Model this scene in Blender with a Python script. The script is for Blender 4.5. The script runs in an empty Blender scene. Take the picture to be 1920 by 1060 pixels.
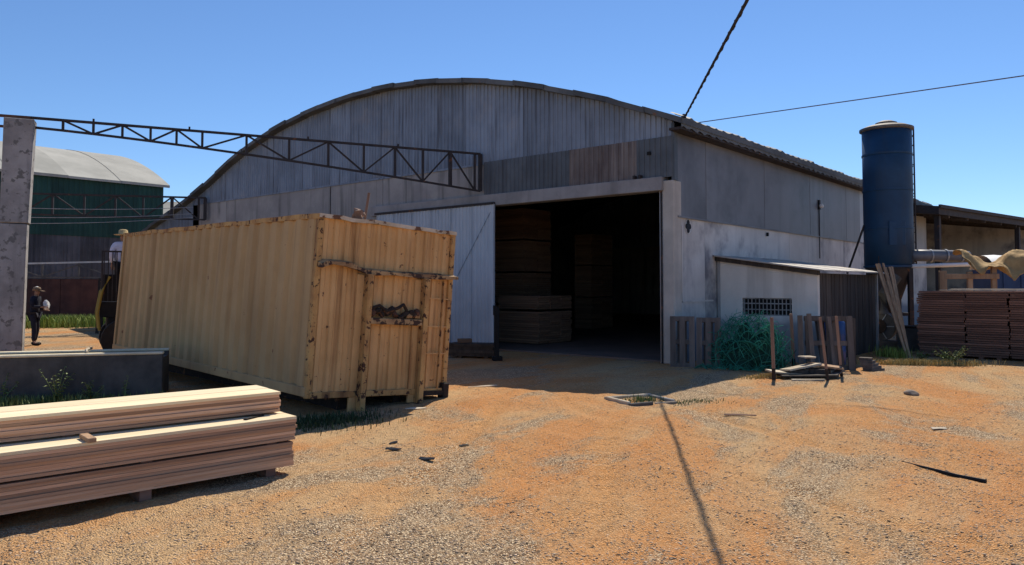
import bpy, bmesh, math, random
import numpy as np
from mathutils import Vector, Matrix
R = math.radians
rnd = random.Random(7)
S = bpy.context.scene
COL = S.collection

# ---------------------------------------------------------------- camera
cam = bpy.data.objects.new('camera', bpy.data.cameras.new('camera')); COL.objects.link(cam)
cam.location = (0, 0, 1.75); cam.rotation_euler = (R(90) + 0.040, 0, 0)
cam.data.sensor_width = 36; cam.data.lens = 36 * 1420 / 1920
cam.data.shift_y = (478.17 - 530) / 1920
cam.data.clip_start = .05; cam.data.clip_end = 4000
S.camera = cam
# ---------------------------------------------------------------- sky and sun
SUNV = Vector((1.47, 4.425, 5.416)).normalized()
ELEV = math.asin(SUNV.z); AZ = math.atan2(SUNV.x, SUNV.y)
W = bpy.data.worlds.new('World'); S.world = W; W.use_nodes = True
nt = W.node_tree; bgd = nt.nodes['Background']
sk = nt.nodes.new('ShaderNodeTexSky'); sk.sky_type = 'NISHITA'; sk.sun_disc = False
sk.sun_elevation = ELEV; sk.sun_rotation = AZ; sk.altitude = 800
sk.air_density = 1.0; sk.dust_density = 0.0; sk.ozone_density = 9.0
nt.links.new(sk.outputs[0], bgd.inputs[0]); bgd.inputs[1].default_value = 0.118
sl = bpy.data.lights.new('sun', 'SUN'); sl.energy = 5.0; sl.angle = R(.53); sl.color = (1, .91, .76)
sun = bpy.data.objects.new('sun', sl); COL.objects.link(sun)
sun.rotation_euler = SUNV.to_track_quat('Z', 'Y').to_euler(); sun.location = (10, 30, 40)
S.view_settings.view_transform = 'Standard'; S.view_settings.look = 'None'
S.view_settings.exposure = 0.14; S.view_settings.gamma = 1; S.view_settings.use_curve_mapping = False

# ---------------------------------------------------------------- materials
MATS = {}
def M(name, c1, c2=None, scale=2.0, rough=.85, bump=.15, bscale=30, streak=None, spots=None, objvar=0.0,
      stretch=(1, 1, 1), metal=0.0, island=0.0, fac=1.0, band=None, spec=.3, detail=7, dirt=None):
    """procedural surface: two tones mixed by noise, optional streaks, rust spots, per-piece tone shift"""
    m = bpy.data.materials.new(name); m.use_nodes = True; t = m.node_tree; N = t.nodes; L = t.links
    b = N['Principled BSDF']; b.inputs['Roughness'].default_value = rough; b.inputs['Metallic'].default_value = metal
    b.inputs['Specular IOR Level'].default_value = spec
    tc = N.new('ShaderNodeTexCoord'); mp = N.new('ShaderNodeMapping'); mp.inputs['Scale'].default_value = stretch
    L.new(tc.outputs['Object'], mp.inputs[0])
    oi = N.new('ShaderNodeObjectInfo')
    off = N.new('ShaderNodeVectorMath'); off.operation = 'MULTIPLY_ADD'
    cmb = N.new('ShaderNodeCombineXYZ')
    for k in range(3): L.new(oi.outputs['Random'], cmb.inputs[k])
    off.inputs[1].default_value = (37, 53, 71); L.new(cmb.outputs[0], off.inputs[0]); L.new(mp.outputs[0], off.inputs[2])
    vec = off.outputs[0] if objvar else mp.outputs[0]
    def noise(sc, det=detail, v=None):
        n = N.new('ShaderNodeTexNoise'); n.inputs['Scale'].default_value = sc; n.inputs['Detail'].default_value = det
        n.inputs['Roughness'].default_value = .62
        L.new(v or vec, n.inputs['Vector']); return n.outputs['Fac']
    def ramp(src, a, bb):
        r = N.new('ShaderNodeMapRange'); r.interpolation_type = 'SMOOTHSTEP'
        r.inputs['From Min'].default_value = a; r.inputs['From Max'].default_value = bb
        L.new(src, r.inputs['Value']); return r.outputs[0]
    def mix(f, a, c):
        x = N.new('ShaderNodeMix'); x.data_type = 'RGBA'
        if isinstance(f, (int, float)): x.inputs[0].default_value = f
        else: L.new(f, x.inputs[0])
        if isinstance(a, tuple): x.inputs[6].default_value = (*a, 1)
        else: L.new(a, x.inputs[6])
        if isinstance(c, tuple): x.inputs[7].default_value = (*c, 1)
        else: L.new(c, x.inputs[7])
        return x.outputs[2]
    def mul(a, k):
        x = N.new('ShaderNodeMath'); x.operation = 'MULTIPLY'; L.new(a, x.inputs[0])
        if isinstance(k, (int, float)): x.inputs[1].default_value = k
        else: L.new(k, x.inputs[1])
        return x.outputs[0]
    c2 = c2 or tuple(.7 * v for v in c1)
    col = mix(mul(ramp(noise(scale), .32, .7), fac), c1, c2)
    if streak:                                          # (colour, amount, horizontal scale)
        mp2 = N.new('ShaderNodeMapping'); mp2.inputs['Scale'].default_value = (streak[2], streak[2], streak[2] * .06)
        L.new(tc.outputs['Object'], mp2.inputs[0])
        of2 = N.new('ShaderNodeVectorMath'); L.new(mp2.outputs[0], of2.inputs[0]); L.new(cmb.outputs[0], of2.inputs[1])
        col = mix(mul(ramp(noise(1.0, 6, of2.outputs[0]), .48, .72), streak[1]), col, streak[0])
    if dirt:                                            # (colour, scale, lo, hi): broad blotches
        col = mix(ramp(noise(dirt[1], 5), dirt[2], dirt[3]), col, dirt[0])
    if band:                                            # (colour, z, softness, amount): paint or splash line at a height, ragged edge
        sx = N.new('ShaderNodeSeparateXYZ'); L.new(tc.outputs['Object'], sx.inputs[0])
        ad = N.new('ShaderNodeMath'); ad.operation = 'MULTIPLY_ADD'; L.new(noise(3.0), ad.inputs[0]); ad.inputs[1].default_value = band[2] * 1.5
        L.new(sx.outputs[2], ad.inputs[2])
        r = ramp(ad.outputs[0], band[1] + band[2] * 1.2, band[1])
        col = mix(mul(r, band[3]), col, band[0])
    if spots:                                           # (colour, scale, threshold)
        col = mix(ramp(noise(spots[1], 8), spots[2], spots[2] + .05), col, spots[0])
    if objvar or island:
        h = N.new('ShaderNodeHueSaturation'); L.new(col, h.inputs['Color'])
        src = oi.outputs['Random']
        if island:
            g = N.new('ShaderNodeNewGeometry'); src = g.outputs['Random Per Island']
        a = objvar or island
        r = N.new('ShaderNodeMapRange'); r.inputs['To Min'].default_value = 1 - a; r.inputs['To Max'].default_value = 1 + a
        L.new(src, r.inputs['Value']); L.new(r.outputs[0], h.inputs['Value']); col = h.outputs[0]
    L.new(col, b.inputs['Base Color'])
    if bump:
        bp = N.new('ShaderNodeBump'); bp.inputs['Strength'].default_value = bump; bp.inputs['Distance'].default_value = .02
        L.new(noise(bscale, 8), bp.inputs['Height']); L.new(bp.outputs[0], b.inputs['Normal'])
    MATS[name] = m; return m

M('gable_sheet', (.25, .305, .38), (.18, .22, .275), .9, .55, .1, 8, ((.10, .115, .14), .85, 7.0), None, .13, metal=.25, dirt=((.30, .31, .33), .8, .55, .8))
M('gable_sheet_blue', (.125, .145, .165), (.085, .10, .115), 1.2, .55, .1, 8, ((.06, .065, .075), .8, 5.0), None, .18, metal=.25)
M('gable_sheet_brown', (.19, .165, .155), (.12, .10, .098), 1.2, .6, .1, 8, ((.32, .29, .27), .6, 6.0), None, .1, metal=.2)
M('precast', (.36, .355, .345), (.25, .25, .25), 1.0, .9, .25, 25, ((.11, .115, .112), .95, 2.6), None, .08, dirt=((.44, .43, .42), .5, .5, .75))
M('header', (.33, .325, .33), (.23, .23, .235), 1.3, .9, .25, 25, ((.16, .16, .16), .5, 2.0), None, 0)
M('door_sheet', (.47, .53, .60), (.38, .44, .51), .9, .5, .06, 8, ((.27, .31, .37), .4, 5.0), None, .05, metal=.1)
M('side_sheet', (.20, .205, .222), (.15, .155, .172), .35, .5, .05, 8, ((.10, .105, .12), .6, 1.3), None, .05, metal=.2, dirt=((.095, .098, .11), .55, .45, .75))
M('side_sheet_pale', (.40, .42, .45), (.30, .32, .35), .6, .5, .05, 8, ((.2, .21, .23), .5, 1.3), None, .05, metal=.2)
M('white_wall', (.66, .645, .61), (.54, .525, .50), .8, .85, .12, 20, ((.25, .25, .26), .55, 1.3), None, .03, band=((.17, .20, .25), .98, .22, .85), dirt=((.20, .20, .22), .6, .5, .72))
M('column', (.52, .49, .44), (.40, .38, .345), 1.5, .9, .2, 20, ((.25, .235, .22), .5, 3.0), None, .04)
M('roof', (.12, .135, .145), (.075, .085, .092), 1.5, .7, .2, 10, None, ((.18, .10, .06), 2.2, .62), .2)
M('dark_steel', (.045, .040, .042), (.028, .025, .026), 4, .7, .1, 30, None, ((.13, .06, .035), 5, .62), 0)
M('rust_steel', (.16, .075, .045), (.08, .042, .03), 6, .85, .2, 40)
M('galv', (.45, .46, .47), (.33, .34, .35), 3, .45, .05, 30, metal=.4)
M('concrete', (.40, .385, .38), (.24, .232, .23), 1.6, .95, .4, 20, ((.10, .098, .095), .7, 2.2), ((.17, .165, .16), 6.0, .55), .03, dirt=((.20, .19, .185), 1.5, .5, .8))
M('trough', (.125, .115, .105), (.06, .056, .053), 2.0, .95, .4, 20, ((.07, .066, .06), .8, 2.5), None, 0)
M('trough_rim_sunlit', (.82, .72, .52), (.66, .56, .38), 2.0, .95, .3, 20)  # sunlight along the trough rim is put into this pale colour
M('yellow', (.70, .435, .195), (.57, .335, .135), 1.2, .7, .12, 25, ((.27, .135, .055), .8, 7.0), ((.11, .05, .028), 9, .635), 0)
M('yellow_side', (.53, .36, .175), (.43, .285, .135), .8, .75, .08, 25, ((.30, .185, .085), .65, 2.5), ((.20, .09, .045), 4.0, .66), 0)
M('yellow_rust', (.58, .365, .14), (.40, .21, .08), 2.5, .8, .25, 30, ((.14, .06, .03), .8, 5.0), ((.07, .034, .022), 11, .55), 0)
M('waler', (.50, .34, .17), (.26, .15, .075), 3.0, .8, .3, 30, None, ((.055, .032, .024), 7, .50), 0)
M('rim', (.62, .55, .44), (.40, .31, .20), 2.5, .7, .2, 30, None, ((.14, .07, .04), 5, .56), 0)
M('black_rust', (.045, .032, .026), (.02, .017, .016), 7, .9, .3, 40, None, ((.17, .08, .04), 6, .58), 0)
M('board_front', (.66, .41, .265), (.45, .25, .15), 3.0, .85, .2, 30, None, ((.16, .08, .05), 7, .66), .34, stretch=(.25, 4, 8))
M('board_top_sunlit', (.88, .74, .50), (.78, .61, .38), 3.0, .8, .15, 30, None, ((.42, .26, .14), 7, .70), .07, stretch=(.25, 4, 8))  # pale tone puts the sun on the top boards into their colour
M('board_old', (.235, .125, .088), (.12, .065, .05), 3.0, .9, .3, 30, None, None, .35, stretch=(.3, 4, 8))
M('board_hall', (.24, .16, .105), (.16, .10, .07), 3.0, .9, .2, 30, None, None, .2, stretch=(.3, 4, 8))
M('pallet_wood', (.16, .135, .12), (.095, .08, .072), 3.0, .9, .3, 30, None, None, .25, stretch=(3, 3, .4))
M('scrap_pale', (.66, .57, .44), (.42, .35, .26), 3.0, .9, .2, 30, None, None, .15)
M('batten', (.44, .285, .17), (.30, .18, .105), 3.0, .85, .2, 30, None, None, .2, stretch=(4, 4, .3))
M('stake', (.30, .19, .14), (.19, .115, .085), 3.0, .85, .2, 30, None, None, .15, stretch=(4, 4, .3))
M('tank_blue', (.010, .056, .13), (.007, .038, .09), 1.2, .6, .05, 20, ((.03, .05, .075), .6, 2.6), None, 0, spec=.4)
M('tank_cap', (.17, .155, .14), (.10, .09, .082), 3, .7, .15, 30)
M('machine', (.12, .115, .11), (.06, .058, .056), 3, .7, .2, 30, None, ((.15, .08, .05), 5, .62))
M('white_paint', (.78, .78, .77), (.66, .66, .65), 2, .6, .05, 20)
M('canvas', (.50, .33, .14), (.36, .22, .09), 2.5, .85, .35, 12, ((.28, .18, .09), .5, 3.0))
M('blue_panel', (.03, .07, .17), (.022, .05, .13), 2, .5, .05, 20)
M('green_sheet', (.022, .075, .062), (.014, .05, .042), .8, .6, .05, 10, ((.012, .04, .036), .6, 2.0), None, .12)
M('grey_sheet', (.10, .105, .125), (.055, .058, .07), .8, .6, .05, 10, ((.03, .03, .036), .7, 3.0), None, .2)
M('brick_dark', (.105, .05, .042), (.065, .033, .03), 2, .9, .3, 14, ((.03, .02, .02), .6, 2.0))
M('roof_pale', (.43, .42, .375), (.32, .315, .28), .5, .8, .1, 10, None, None, .07)
M('beige_wall', (.76, .735, .68), (.66, .635, .585), 1.3, .9, .2, 20, ((.28, .26, .23), .45, 1.6), None, 0, band=((.25, .255, .27), .95, .2, .75))
M('dark_wood', (.09, .075, .065), (.045, .038, .034), 2.0, .9, .3, 20, None, None, .3, stretch=(4, 4, .4))
M('sheet_roof', (.50, .47, .43), (.34, .31, .28), 1.5, .7, .15, 12, None, ((.16, .08, .05), 3, .6), .1)
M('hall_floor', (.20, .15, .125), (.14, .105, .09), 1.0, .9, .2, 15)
M('green_net', (.036, .25, .165), (.022, .155, .105), 3, .5, 0, 10, island=.5)
M('green_net_core', (.012, .065, .042), (.008, .04, .028), 5, .8, .4, 12)
M('blue_plastic', (.02, .07, .24), None, 3, .4, .03, 20)
M('grass_green', (.27, .33, .07), (.18, .24, .045), 2, .7, 0, 10, island=.5)
M('grass_dry', (.50, .40, .17), (.38, .29, .11), 2, .8, 0, 10, island=.4)
M('weed', (.17, .22, .075), (.10, .15, .05), 2, .6, 0, 10, island=.45)
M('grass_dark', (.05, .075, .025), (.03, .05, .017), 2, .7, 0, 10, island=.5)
M('gravel', (.54, .39, .26), (.36, .25, .165), 40, .95, 0, 10, island=.7)
M('chips', (.55, .42, .29), (.36, .26, .17), 30, .95, 0, 10, island=.5)
M('rock', (.33, .27, .21), (.20, .16, .125), 5, .95, .4, 20)
M('rubber', (.018, .018, .02), (.010, .010, .011), 5, .75, .1, 30)
M('loader_yellow', (.30, .22, .04), (.20, .15, .03), 3, .55, .05, 20)
M('skin', (.30, .17, .11), (.26, .145, .095), 8, .6, 0, 20)
M('navy_cloth', (.018, .02, .035), (.011, .012, .022), 6, .95, .2, 40)
M('dark_cloth', (.022, .020, .022), (.014, .013, .014), 6, .95, .2, 40)
M('shirt_pale', (.62, .62, .74), (.52, .52, .64), 6, .95, .2, 40)
M('straw', (.55, .42, .22), (.42, .31, .15), 20, .9, .3, 60)
M('cap_brown', (.22, .15, .10), (.12, .085, .06), 14, .9, .2, 40)
M('glove', (.62, .62, .62), None, 8, .9, .1, 40)
M('black', (.012, .012, .013), (.008, .008, .009), 6, .8, .1, 30)
M('cable', (.03, .03, .035), (.02, .02, .022), 8, .7, 0, 30)
M('emblem_dark', (.03, .035, .05), (.02, .025, .035), 8, .7, 0, 30)
M('debris_blue', (.028, .034, .045), (.016, .019, .026), 9, 1, .1, 30, spec=.05)

def ground_material():
    m = bpy.data.materials.new('dirt'); m.use_nodes = True; t = m.node_tree; N = t.nodes; L = t.links; b = N['Principled BSDF']
    b.inputs['Roughness'].default_value = 1; b.inputs['Specular IOR Level'].default_value = .1
    tc = N.new('ShaderNodeTexCoord')
    def noise(sc, det=8, st=(1, 1, 1), rot=0, dist=0, ro=.6):
        r0 = N.new('ShaderNodeMapping'); r0.inputs['Rotation'].default_value = (0, 0, rot)
        mp = N.new('ShaderNodeMapping'); mp.inputs['Scale'].default_value = st
        L.new(tc.outputs['Object'], r0.inputs[0]); L.new(r0.outputs[0], mp.inputs[0])
        n = N.new('ShaderNodeTexNoise'); n.inputs['Scale'].default_value = sc; n.inputs['Detail'].default_value = det
        n.inputs['Distortion'].default_value = dist; n.inputs['Roughness'].default_value = ro
        L.new(mp.outputs[0], n.inputs['Vector']); return n.outputs['Fac']
    def ramp(s, a, c):
        r = N.new('ShaderNodeMapRange'); r.interpolation_type = 'SMOOTHSTEP'; r.inputs['From Min'].default_value = a; r.inputs['From Max'].default_value = c
        L.new(s, r.inputs['Value']); return r.outputs[0]
    def mul(a, k):
        x = N.new('ShaderNodeMath'); x.operation = 'MULTIPLY'; L.new(a, x.inputs[0])
        if isinstance(k, float): x.inputs[1].default_value = k
        else: L.new(k, x.inputs[1])
        return x.outputs[0]
    def mix(f, a, c):
        x = N.new('ShaderNodeMix'); x.data_type = 'RGBA'; L.new(f, x.inputs[0])
        for k, v in ((6, a), (7, c)):
            if isinstance(v, tuple): x.inputs[k].default_value = (*v, 1)
            else: L.new(v, x.inputs[k])
        return x.outputs[2]
    # red earth, trodden tan dust, wheel-swept streaks and grey grit
    col = mix(ramp(noise(.45, 9, (1, .45, 1), R(22), .5), .40, .60), (.66, .285, .092), (.64, .415, .21))
    col = mix(mul(ramp(noise(1.6, 8, (1, .16, 1), R(24), .3), .46, .66), .75), col, (.66, .315, .11))
    grit = ramp(noise(.62, 10, (1, .42, 1), R(26), .7, .66), .49, .59)
    col = mix(mul(grit, .85), col, (.37, .265, .165))
    fine = ramp(noise(17, 9, ro=.85), .48, .66)
    at = N.new('ShaderNodeAttribute'); at.attribute_name = 'track'
    col = mix(mul(at.outputs['Fac'], .75), col, (.68, .34, .125))
    col = mix(mul(fine, .8), col, (.31, .18, .095))
    # loose grains: every cell its own tone, thick in the gritty patches and sparse on the swept earth
    amt = N.new('ShaderNodeMapRange'); amt.inputs['To Min'].default_value = .28; amt.inputs['To Max'].default_value = 1.0; L.new(grit, amt.inputs['Value'])
    clump = ramp(noise(3.2, 8, (1, .6, 1), R(24), .4, .75), .40, .60)
    def grains(sc, lo, hi, dark, k):
        v = N.new('ShaderNodeTexVoronoi'); v.inputs['Scale'].default_value = sc; L.new(tc.outputs['Object'], v.inputs['Vector'])
        sp = N.new('ShaderNodeSeparateColor'); L.new(v.outputs['Color'], sp.inputs[0])
        return mul(mul(ramp(sp.outputs[0], lo, hi), amt.outputs[0]), k), v.outputs['Distance']
    f1, d1 = grains(75, .60, .72, 1, clump); f2, d2 = grains(120, .74, .80, 1, .95); f3, d3 = grains(42, .84, .88, 1, .95); f4, d4 = grains(95, .80, .86, 1, .9)
    col = mix(f1, col, (.17, .092, .045)); col = mix(f4, col, (.10, .062, .04)); col = mix(f3, col, (.20, .145, .095)); col = mix(f2, col, (.92, .72, .47))
    L.new(col, b.inputs['Base Color'])
    ad = N.new('ShaderNodeMath'); ad.operation = 'ADD'
    L.new(noise(12, 10, ro=.8), ad.inputs[0]); L.new(d1, ad.inputs[1])
    bp = N.new('ShaderNodeBump'); bp.inputs['Strength'].default_value = .8; bp.inputs['Distance'].default_value = .03
    L.new(ad.outputs[0], bp.inputs['Height']); L.new(bp.outputs[0], b.inputs['Normal'])
    MATS['dirt'] = m
ground_material()

# ---------------------------------------------------------------- builders
class MB:
    def __init__(s): s.v = []; s.f = []
    def box(s, a, b, m=None):
        x0, y0, z0 = a; x1, y1, z1 = b; n = len(s.v)
        p = [(x0, y0, z0), (x1, y0, z0), (x1, y1, z0), (x0, y1, z0), (x0, y0, z1), (x1, y0, z1), (x1, y1, z1), (x0, y1, z1)]
        if m is not None: p = [tuple(m @ Vector(q)) for q in p]
        s.v += p; s.f += [tuple(n + i for i in q) for q in ((0, 3, 2, 1), (4, 5, 6, 7), (0, 1, 5, 4), (1, 2, 6, 5), (2, 3, 7, 6), (3, 0, 4, 7))]
        return s
    def tube(s, pts, r, k=8, cap=True):
        pts = [Vector(p) for p in pts]; n0 = len(s.v); n = len(pts)
        up = Vector((0, 0, 1))
        for i, p in enumerate(pts):
            d = (pts[min(i + 1, n - 1)] - pts[max(i - 1, 0)]).normalized()
            a = d.cross(up if abs(d.z) < .95 else Vector((1, 0, 0))).normalized(); b = a.cross(d)
            rr = r[i] if isinstance(r, (list, tuple)) else r
            for j in range(k):
                t = 2 * math.pi * j / k; s.v.append(tuple(p + (a * math.cos(t) + b * math.sin(t)) * rr))
        for i in range(n - 1):
            for j in range(k):
                q = n0 + i * k + j; q2 = n0 + i * k + (j + 1) % k
                s.f.append((q, q2, q2 + k, q + k))
        if cap:
            s.f.append(tuple(n0 + j for j in range(k))[::-1]); s.f.append(tuple(n0 + (n - 1) * k + j for j in range(k)))
        return s
    def bar(s, a, b, w, h=None, roll=0):
        """rectangular bar from a to b, w wide sideways, h tall"""
        a = Vector(a); b = Vector(b); d = b - a; L = d.length
        q = d.to_track_quat('X', 'Z').to_matrix().to_4x4() @ Matrix.Rotation(roll, 4, 'X')
        h = h or w
        return s.box((0, -w / 2, -h / 2), (L, w / 2, h / 2), Matrix.Translation(a) @ q)
    def lathe(s, prof, k=32, c=(0, 0, 0)):
        n0 = len(s.v); n = len(prof)
        for r, z in prof:
            for j in range(k):
                t = 2 * math.pi * j / k; s.v.append((c[0] + r * math.cos(t), c[1] + r * math.sin(t), c[2] + z))
        for i in range(n - 1):
            for j in range(k):
                q = n0 + i * k + j; q2 = n0 + i * k + (j + 1) % k; s.f.append((q, q2, q2 + k, q + k))
        if prof[0][0] > 1e-4: s.f.append(tuple(n0 + j for j in range(k))[::-1])
        if prof[-1][0] > 1e-4: s.f.append(tuple(n0 + (n - 1) * k + j for j in range(k)))
        return s
    def grid(s, rows):
        n0 = len(s.v); w = len(rows[0])
        for r in rows: s.v += [tuple(p) for p in r]
        for i in range(len(rows) - 1):
            for j in range(w - 1):
                q = n0 + i * w + j; s.f.append((q, q + 1, q + w + 1, q + w))
        return s
    def face(s, pts):
        n = len(s.v); s.v += [tuple(p) for p in pts]; s.f.append(tuple(range(n, n + len(pts)))); return s
    def mesh(s, name, smooth=False):
        me = bpy.data.meshes.new(name); me.from_pydata(s.v, [], s.f); me.validate(); me.update()
        if smooth: me.shade_smooth()
        return me
    def build(s, name, mat, parent=None, smooth=False, loc=None, bevel=0):
        me = s.mesh(name, smooth); me.materials.append(MATS[mat])
        if bevel:
            bm = bmesh.new(); bm.from_mesh(me)
            bmesh.ops.bevel(bm, geom=bm.edges[:], offset=bevel, segments=1, affect='EDGES'); bm.to_mesh(me); bm.free()
        return link(name, me, parent, loc)
def link(name, me, parent=None, loc=None):
    o = bpy.data.objects.new(name, me); COL.objects.link(o)
    if parent: o.parent = parent
    if loc is not None: o.location = loc
    return o
def tag(o, label=None, cat=None, group=None, kind=None):
    if label: o['label'] = label
    if cat: o['category'] = cat
    if group: o['group'] = group
    if kind: o['kind'] = kind
    return o
def thing(name, label, cat, loc=(0, 0, 0), rz=0, group=None):
    o = bpy.data.objects.new(name, None); COL.objects.link(o); o.location = loc; o.rotation_euler = (0, 0, rz)
    o.empty_display_size = .1
    return tag(o, label, cat, group)
def copy_tree(o, parent=None):
    c = o.copy(); COL.objects.link(c); c.parent = parent
    for ch in o.children: copy_tree(ch, c)
    return c
def jit(me, a, seed=1):
    r = random.Random(seed)
    for v in me.vertices: v.co += Vector((r.uniform(-a, a), r.uniform(-a, a), r.uniform(-a, a)))

# ---------------------------------------------------------------- ground
RUTS = [lambda y: -.15 - .013 * (y - 14) ** 2, lambda y: 1.45 - .012 * (y - 14) ** 2, lambda y: .7 + .034 * (y - 13.5) ** 2, lambda y: 2.35 + .036 * (y - 13.5) ** 2,
        lambda y: -.9 + .02 * (y - 9) + .05 * np.sin(y), lambda y: 5.0 - .10 * (y - 6) ** 1]
def ruts(x, y):
    h = 0; k = 0
    for i, f in enumerate(RUTS):
        d = x - f(y) - .05 * np.sin(1.3 * y + i); a = (.55 + .45 * np.sin(.8 * y + 2.1 * i)) * np.exp(-((y - 8) / 5.5) ** 4) * (1, 1, .8, .8, .6, .6)[i]
        h = h + a * (-.034 * np.exp(-(d / .12) ** 2) + .016 * np.exp(-((np.abs(d) - .21) / .07) ** 2)) * (1 + .35 * np.sin(23 * y + 3 * np.sin(5 * x)))
        k = k + a * np.exp(-(d / .17) ** 2)
    return h, np.clip(k, 0, 1)
def gz(x, y):
    x = np.asarray(x, float); y = np.asarray(y, float)
    f = np.exp(-((np.abs(x) / 22.) ** 4) - (np.maximum(y - 7, 0) / 9.) ** 4)
    return f * (.010 * np.sin(1.3 * x + .7 * y) + .008 * np.sin(2.9 * x - 1.9 * y + 1) + .006 * np.sin(5.1 * y + 1.7 * x) + .004 * np.sin(9.3 * x + 6.1 * y)
                + .004 * np.sin(17 * x - 11 * y + 2 * np.sin(3 * y)) + .0035 * np.sin(13 * y + 19 * x + 2 * np.sin(4 * x)) + ruts(x, y)[0])
def axis(a, b, step, n):
    core = np.arange(a, b, step); t = np.linspace(0, 1, n)[1:]; k = math.asinh(1500 / 1.0)
    ex = np.sinh(k * t); return np.concatenate([(a - ex)[::-1], core, b + ex])
gx = axis(-9, 11, .055, 70); gy = axis(2.6, 16, .06, 70)
X, Y = np.meshgrid(gx, gy); Z = gz(X, Y)
V = np.stack([X, Y, Z], -1).reshape(-1, 3); ny, nx = X.shape
idx = np.arange(nx * ny).reshape(ny, nx)
F = np.stack([idx[:-1, :-1], idx[:-1, 1:], idx[1:, 1:], idx[1:, :-1]], -1).reshape(-1, 4)
me = bpy.data.meshes.new('ground'); me.from_pydata(V.tolist(), [], F.tolist()); me.shade_smooth(); me.materials.append(MATS['dirt'])
att = me.attributes.new('track', 'FLOAT', 'POINT'); att.data.foreach_set('value', ruts(X, Y)[1].reshape(-1).astype(np.float32))
tag(link('ground', me), kind='structure')

# ---------------------------------------------------------------- the big hall
TH = R(-40.4); C0 = Vector((3.62, 16.89, 0))
EX = Vector((math.cos(TH), math.sin(TH), 0)); EY = Vector((-math.sin(TH), math.cos(TH), 0))
def HL(x, y, z=0): return C0 + EX * x + EY * y + Vector((0, 0, z))      # hall frame -> world
AP = [(.30, 5.40), (-1.1, 6.0), (-2.44, 6.47), (-4.63, 7.12), (-6.43, 7.50), (-8.35, 7.77), (-10.7, 7.88), (-13.0, 7.76), (-15.2, 7.48), (-16.6, 7.19), (-18.2, 6.75), (-21.0, 5.70), (-26.4, 4.10)]
ax_ = np.array([a[0] for a in AP])[::-1]; az_ = np.array([a[1] for a in AP])[::-1]
mh = np.gradient(az_, ax_)
def zarch(u):
    u = min(max(u, ax_[0]), ax_[-1]); i = min(max(int(np.searchsorted(ax_, u)) - 1, 0), len(ax_) - 2)
    h = ax_[i + 1] - ax_[i]; t = (u - ax_[i]) / h
    return float((2 * t**3 - 3 * t**2 + 1) * az_[i] + (t**3 - 2 * t**2 + t) * h * mh[i] + (-2 * t**3 + 3 * t**2) * az_[i + 1] + (t**3 - t**2) * h * mh[i + 1])
hall = thing('warehouse', 'large grey barrel roofed warehouse of corrugated sheets with a tall open doorway', 'warehouse', C0, TH)
HLEN = 24.3
def corr(u0, u1, z0, ztop, y=0, pitch=.14, d=.022, ph=0):
    """corrugated sheet in the gable plane, ribs stand out towards -y"""
    us = []; k = math.floor(u0 / pitch) * pitch
    prof = ((0, 0), (.45, 0), (.55, -d), (.9, -d), (1.0, 0))
    while k < u1:
        for a, dd in prof[:-1]:
            u = k + a * pitch
            if u0 < u < u1: us.append((u, dd))
        k += pitch
    us = [(u0, 0)] + us + [(u1, 0)]
    return MB().grid([[(u, y + dd, z0) for u, dd in us], [(u, y + dd, ztop(u)) for u, dd in us]])
# upper tier of the gable
u = -26.2; i = 0
while u < -.02:
    w = 1.04; u1 = min(u + w, 0.0)
    zb = 5.06 if u1 > -21.6 else 3.4
    zt = lambda q: zarch(q) - .10
    if min(zt(u), zt(u1)) > zb + .05:
        corr(u, u1 + .015, zb, zt, y=-.006 * (i % 2)).build('sheet', 'gable_sheet', hall)
    u = u1; i += 1
# lower tier right of the truss, above the lintel
u = -5.72; i = 0
while u < -.02:
    u1 = min(u + .96, 0.0)
    corr(u, u1 + .01, 4.18, lambda q: 5.10, y=-.045 - .006 * (i % 2)).build('sheet', 'gable_sheet_brown' if i in (3, 4) else 'gable_sheet_blue', hall)
    u = u1; i += 1
# precast panels left of the doorway
for u0, u1, z0, z1 in ((-26.2, -19.4, 0, 3.38), (-21.55, -19.4, 3.4, 5.05), (-19.38, -12.72, 0, 5.05), (-12.66, -10.02, 0, 5.05), (-10.0, -5.74, 4.05, 5.05)):
    MB().box((u0, 0.0, z0), (u1, .16, z1)).build('wall_panel', 'precast', hall)
MB().box((-12.72, .03, 0), (-12.66, .10, 5.05)).build('joint_strip', 'black', hall)
MB().box((-21.9, -.03, 5.03), (-5.74, .01, 5.085)).build('flashing', 'gable_sheet', hall)
# lintel, column, jamb
MB().box((-10.4, -.16, 3.88), (-.22, .20, 4.19)).build('lintel', 'header', hall, bevel=.01)
MB().box((-.24, -.07, 0), (.03, .30, 4.10)).build('column', 'column', hall, bevel=.012)
MB().box((-.335, -.04, 0), (-.245, .12, 3.875)).build('door_jamb', 'galv', hall)
MB().box((-.30, -.075, 0), (-.27, -.042, 3.875)).build('guide_strip', 'dark_steel', hall)
MB().box((-.02, -.05, 4.10), (.055, .10, 5.38)).build('corner_flashing', 'gable_sheet_blue', hall)
MB().box((-.62, -.10, 4.72), (-.54, -.045, 4.80)).build('floodlight', 'black', hall)
MB().box((-.95, -.19, 4.195), (-.90, -.06, 4.27)).box((-.80, -.19, 4.195), (-.75, -.06, 4.27)).build('track_bracket', 'dark_steel', hall)
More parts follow.
